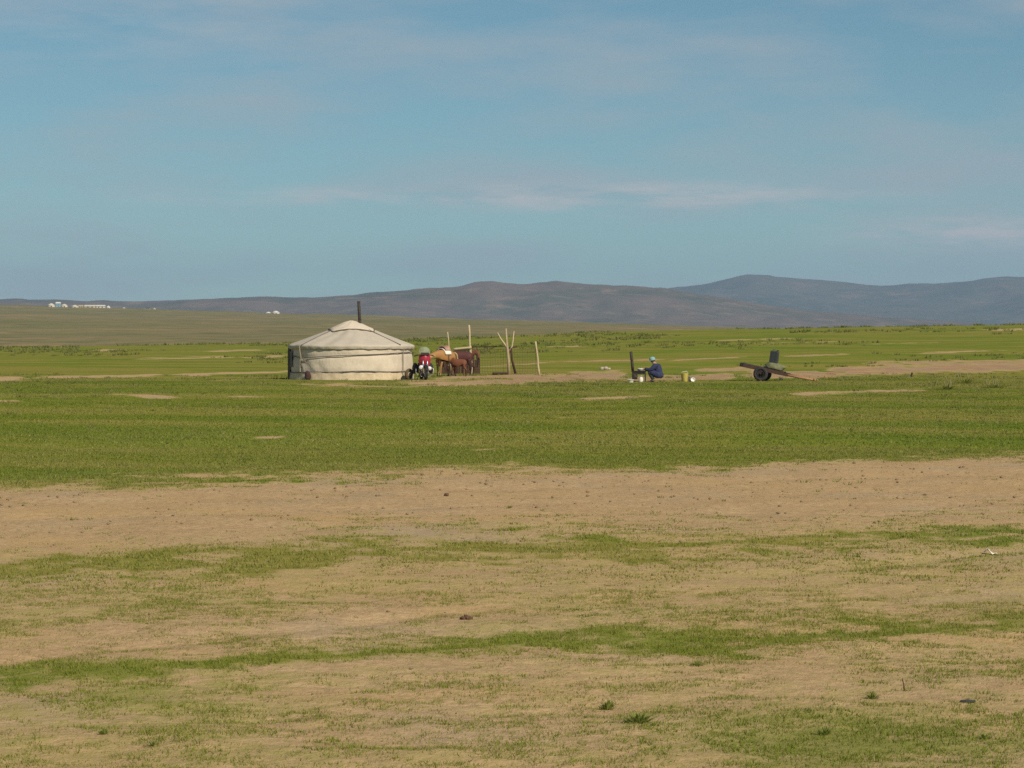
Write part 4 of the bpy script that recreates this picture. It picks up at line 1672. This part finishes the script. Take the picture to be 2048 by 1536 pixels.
def grass_patch(label, y0, y1, dens, hgt, wid, nb, spread, thr):
    area = .245 * (y1 * y1 - y0 * y0) + 2.8 * (y1 - y0)
    n = int(area * dens)
    x, y = wedge(n, y0, y1)
    c, lush, yard = cover(x, y)
    clump = fbm(x / .22, y / .22, 3, 77)
    clump2 = fbm(x / .9, y / 1.1, 3, 78)
    clump3 = fbm(x / .07, y / .06, 2, 79)
    f = c + (clump - .5) * thr + (clump2 - .5) * .9 + (clump3 - .5) * .5
    keep = (f > .53 + RNG.uniform(-.24, .24, n)) | (RNG.uniform(0, 1, n) < .004 + c * .03)
    x, y, c, clump, lush = x[keep], y[keep], c[keep], clump[keep], lush[keep]
    h = hgt * (.45 + .75 * np.clip(c, 0, 1)) * (.6 + .9 * clump)
    tint = np.clip((lush - .5) * 2.2 + (fbm(x / 3, y / 6, 3, 62) - .5) * 1.2 + .5, 0, 1)
    bnd = bands(x, y)
    tint = np.clip(tint * .55 + bnd * .6 - .1, 0, 1)
    brown = np.clip((bnd - .5) * 2.2, 0, 1) * .8 + .5 * np.clip((fbm(x / 6, y / 10, 4, 64) - .50) * 4.5, 0, 1)
    dry = np.clip(.40 - c * .40, 0, 1) * RNG.uniform(0, 1, len(x)) + .45 * brown * RNG.uniform(.3, 1, len(x))
    o = blades('grass', x, y, h, np.full(len(x), wid), np.full(len(x), .8), nb, 'grass', tint, dry, np.full(len(x), spread))
    o['kind'] = 'stuff'
    tag(o, label, 'grass')
    return o


def herblets():
    n = 15000
    x, y = wedge(n, 9.5, 60)
    c, _, _ = cover(x, y)
    k = RNG.uniform(0, 1, n) < np.clip(fbm(x / 1.5, y / 1.8, 3, 150) * 2.2 - .70, .04, 1) * (.05 + c)
    x, y = x[k], y[k]
    n = len(x)
    h = (.012 + .022 * RNG.uniform(0, 1, n) ** 3) * np.clip(y / 18, .9, 2.2)
    o = blades('low_herbs', x, y, h, h * .16, np.full(n, 1.1), 10, 'herb', RNG.uniform(0, 1, n), RNG.uniform(0, .4, n), h * 1.1)
    o['kind'] = 'stuff'
    tag(o, 'tiny dark green herbs dotted over the foreground', 'herbs')


herblets()
grass_patch('short patchy grass on the sandy foreground', 9.5, 20, 1300, .027, .0034, 4, .022, .9)
grass_patch('sparse grass strips along the bare dirt track', 20, 46, 380, .028, .0065, 4, .045, .9)
grass_patch('even green grass of the field before the yurt', 34, 122, 72, .026, .013, 4, .14, .5)


# ------------------------------------------------------------------ tussocks and shrubs of the far field (uncountable)
def shrubs():
    xs, ys, hs, ws = [], [], [], []
    rr = np.random.default_rng(5)
    n = 5200
    y = rr.uniform(135, 430, n)
    x = rr.uniform(-.26, .26, n) * y
    nz = fbm(x / 14, y / 30, 3, 90)
    keep = nz + .22 * (y - 250) / 200 > .60
    x, y = x[keep], y[keep]
    y = y + 0.0
    k = len(x)
    h = rr.uniform(.12, .42, k) * np.clip(y / 330, .45, 1.1)
    o = blades('shrub', x, y, h, h * .22, np.full(k, .7), 16, 'shrub', rr.uniform(0, 1, k), rr.uniform(0, 1, k) * .35, h * 1.5)
    o['kind'] = 'stuff'
    tag(o, 'low shrubs and tussocks on the far edge of the field', 'shrubs')


shrubs()


def field_tufts():
    rr = np.random.default_rng(15)
    n = 11000
    y = np.sqrt(rr.uniform(42 ** 2, 135 ** 2, n))
    x = rr.uniform(-.25, .25, n) * y
    c, _, _ = cover(x, y)
    k = (c > .5) & (fbm(x / 5, y / 5, 4, 95) > rr.uniform(.40, .66, n))
    x, y = x[k], y[k]
    n = len(x)
    h = rr.uniform(.03, .10, n) * np.clip(y / 80, .7, 1.3)
    o = blades('tussocks', x, y, h, h * .14, np.full(n, .9), 14, 'shrub', rr.uniform(0, 1, n), (rr.uniform(0, 1, n) < .45) * rr.uniform(.5, 1, n), h * 1.6)
    o['kind'] = 'stuff'
    tag(o, 'taller green and straw-coloured tufts dotted through the green field', 'tussocks')


field_tufts()


# ------------------------------------------------------------------ pebbles and clods on the bare soil (uncountable)
def pebbles():
    n = 10000
    x, y = wedge(n, 9.5, 44)
    c, _, _ = cover(x, y)
    k = RNG.uniform(0, 1, n) < (.95 - c) * np.clip(fbm(x / 1.2, y / 1.2, 3, 50) * 1.8 - .45, .05, 1)
    x, y = x[k], y[k]
    n = len(x)
    s = (.004 + .011 * RNG.uniform(0, 1, n) ** 3.5) * np.clip(y / 16, .9, 2.0)
    oc = np.array([(1, 0, 0), (0, 1, 0), (-1, 0, 0), (0, -1, 0), (0, 0, .75), (0, 0, -.5)], float)
    fc = np.array([(0, 1, 4), (1, 2, 4), (2, 3, 4), (3, 0, 4), (1, 0, 5), (2, 1, 5), (3, 2, 5), (0, 3, 5)])
    a = RNG.uniform(0, 6.28, n)
    jit = RNG.uniform(.6, 1.35, (n, 6, 3))
    P = oc[None] * jit * s[:, None, None]
    ca, sa = np.cos(a)[:, None], np.sin(a)[:, None]
    Q = np.stack([P[..., 0] * ca - P[..., 1] * sa, P[..., 0] * sa + P[..., 1] * ca, P[..., 2]], -1)
    Q[..., 0] += x[:, None]
    Q[..., 1] += y[:, None]
    Q[..., 2] += (elev(x, y) + s * .25)[:, None]
    f = (fc[None] + 6 * np.arange(n)[:, None, None]).reshape(-1, 3)
    o = link('pebbles', fast_mesh('pebbles', Q.reshape(-1, 3), f), 'pebble')
    o['kind'] = 'stuff'
    tag(o, 'small stones and clods scattered over the bare soil', 'pebbles')


pebbles()


# ------------------------------------------------------------------ single plants and scraps of the foreground
def herb(label, px, py, wpx, hpx, seed, m='herb', n=46, dens=1.0, stalk=False):
    rr = random.Random(seed)
    x, y = ground_at(px, py)
    s = y / F
    W, H = wpx * s, hpx * s * (1 if stalk else .75)
    n = n if stalk else int(n * 1.7)
    t = thing('grass_clump' if stalk else 'weed', label, 'grass clump' if stalk else 'weed', (x, y, gz(x, y) - .004))
    vs, fs, cl = [], [], []
    for k in range(n):
        a = rr.uniform(0, 2 * PI)
        rad = W / 2 * rr.uniform(.1, 1.0)
        bx, by = rad * .35 * math.cos(a), rad * .35 * math.sin(a)
        h = H * rr.uniform(.45, 1.05) * (1.1 - .6 * rad / (W / 2 + 1e-6) * .8)
        w = (H * .062 if not stalk else H * .05) * rr.uniform(.7, 1.4)
        side = Vector((-math.sin(a + rr.uniform(-1, 1)), math.cos(a), 0)) * w
        p0 = Vector((bx, by, 0))
        p1 = Vector((bx + rad * .35 * math.cos(a), by + rad * .35 * math.sin(a), h * .65))
        p2 = Vector((bx + rad * .75 * math.cos(a), by + rad * .75 * math.sin(a), h))
        o = len(vs)
        vs += [p0 - side * .5, p0 + side * .5, p1 - side, p1 + side, p2]
        fs += [(o, o + 1, o + 3, o + 2), (o + 2, o + 3, o + 4)]
        tn = rr.uniform(0, 1)
        cl += [(tn, rr.uniform(0, .25), 0, 1)] * 5
    me = bpy.data.meshes.new('leaves')
    me.from_pydata([tuple(q) for q in vs], [], fs)
    at_ = me.attributes.new('tint', 'FLOAT_COLOR', 'POINT')
    at_.data.foreach_set('color', np.array(cl, np.float32).ravel())
    link('leaves', me, m, t)
    if stalk:
        for k in range(7):
            a = rr.uniform(0, 6.28)
            q = rr.uniform(0, .4) * W
            b = Vector((q * math.cos(a), q * math.sin(a), 0))
            e = b + Vector((rr.uniform(-.15, .15), rr.uniform(-.1, .1), H * rr.uniform(1.2, 2.2)))
            MB().tube([b, b.lerp(e, .7), e], [.007, .016, .006], 4).build('seed_stalk', 'straw', t)


herb('green weed tuft in the foreground, the upper left of a pair', 1214, 1420, 42, 34, 1)
herb('widest dark green weed in the foreground, lower right of a pair', 1278, 1455, 86, 34, 2, n=70)
herb('small low weed right below the widest foreground weed', 1308, 1462, 40, 16, 3, n=26)
herb('low green weed alone on the bare dirt track', 1019, 1014, 26, 10, 4, n=26)
herb('dark weed near the lower left edge of the bare soil patch', 208, 1478, 34, 22, 5, n=34)
herb('dark weed low in the left foreground above the bottom edge', 1005 - 700, 1500, 40, 18, 6, n=34)
herb('round weed in the left foreground, single above the others', 1085 - 1000, 1412, 28, 14, 7, n=24)
herb('weed patch at the right end of the lower grass strip', 1395, 1335, 44, 18, 8, n=34)
herb('leafy weed in the right foreground below the lower strip', 1745, 1395, 40, 24, 11, n=34)
herb('low weed at the bottom right of the foreground', 1970, 1480, 46, 22, 12, n=40)
herb('leafy weed near the bottom edge right of centre', 1650, 1470, 50, 26, 13, n=44)
herb('tall grass clump with pale stalks, left one of three at the right edge', 1893, 779, 80, 12, 14, 'grass', 130, stalk=True)
herb('tall grass clump with pale stalks, middle one of three at the right edge', 1932, 767, 110, 12, 15, 'grass', 160, stalk=True)
herb('tall grass clump with pale stalks, right one of three at the right edge', 1990, 776, 80, 12, 16, 'grass', 130, stalk=True)


def scraps():
    x, y = ground_at(1978, 1102)
    mb = MB()
    vs, fs = [], []
    for i in range(6):
        for k in range(5):
            u, w = i / 5, k / 4
            vs.append((-.045 + .12 * u, -.03 + .06 * w, .05 * math.exp(-((u - .25) / .22) ** 2) + .012 * math.sin(u * 9 + w * 5) + .012))
    for i in range(5):
        for k in range(4):
            fs.append((i * 5 + k, (i + 1) * 5 + k, (i + 1) * 5 + k + 1, i * 5 + k + 1))
    o = mb.add(vs, fs).build('paper_scrap', 'paper', None, True)
    o.modifiers.new('thick', 'SOLIDIFY').thickness = .002
    o.location = (x, y, gz(x, y))
    tag(o, 'crumpled white scrap on the soil near the right edge of the picture', 'scrap')
    x, y = ground_at(933, 1238)
    mb = MB()
    mb.blob((-.022, 0, .008), (.024, .02, .014), 21, .2)
    mb.blob((.004, .004, .014), (.022, .02, .019), 22, .2)
    mb.blob((.026, -.002, .008), (.022, .018, .013), 23, .2)
    o = mb.build('dung', 'dung', None, True)
    o.location = (x, y, gz(x, y))
    tag(o, 'brown lump of dry dung on the bare soil in the foreground', 'dung')
    x, y = ground_at(893, 991)
    o = MB().blob((0, 0, .012), (.034, .03, .022), 31, .25).build('stone', 'dung', None, True)
    o.location = (x, y, gz(x, y))
    tag(o, 'small dark stone on the bare dirt track', 'stone')
    x, y = ground_at(1935, 1404)
    mb = MB().blob((0, 0, .006), (.045, .015, .010), 41, .2)
    o = mb.build('scrap', 'black_scrap', None, True)
    o.location = (x, y, gz(x, y))
    tag(o, 'thin dark scrap lying in the right foreground', 'scrap')
    x, y = ground_at(1809, 1382)
    o = MB().tube([(0, 0, -.01), (-.004, 0, .035), (-.012, 0, .07)], [.005, .004, .003], 6).build('stick', 'dung', None, True)
    o.location = (x, y, gz(x, y))
    tag(o, 'short brown stick standing up in the right foreground', 'stick')
    x, y = ground_at(1210, 743.5)
    mb = MB()
    for k, (dx_, s_) in enumerate(((-.16, .13), (.05, .16), (.22, .10))):
        mb.blob((dx_, 0, s_ * .4), (s_, s_ * .9, s_ * .7), 50 + k, .15)
    o = mb.build('stone', 'stone', None, True)
    o.location = (x, y, gz(x, y))
    tag(o, 'pale stone lump on the yard between the pen and the stove', 'stone')


scraps()


# ------------------------------------------------------------------ the air
def haze():
    o = MB().box((0, 0, 170), (33000, 33000, 520)).build('haze', None)
    m = bpy.data.materials.new('haze_air')
    m.use_nodes = True
    N, L = m.node_tree.nodes, m.node_tree.links
    N.clear()
    v = N.new('ShaderNodeVolumePrincipled')
    v.inputs['Color'].default_value = (.40, .60, .90, 1)
    v.inputs['Density'].default_value = 7.8e-5
    v.inputs['Anisotropy'].default_value = 0.0
    out = N.new('ShaderNodeOutputMaterial')
    L.new(v.outputs[0], out.inputs['Volume'])
    o.data.materials.append(m)
    o['kind'] = 'stuff'
    tag(o, 'thin blue haze lying over the far hills', 'haze')


haze()
bpy.context.view_layer.update()
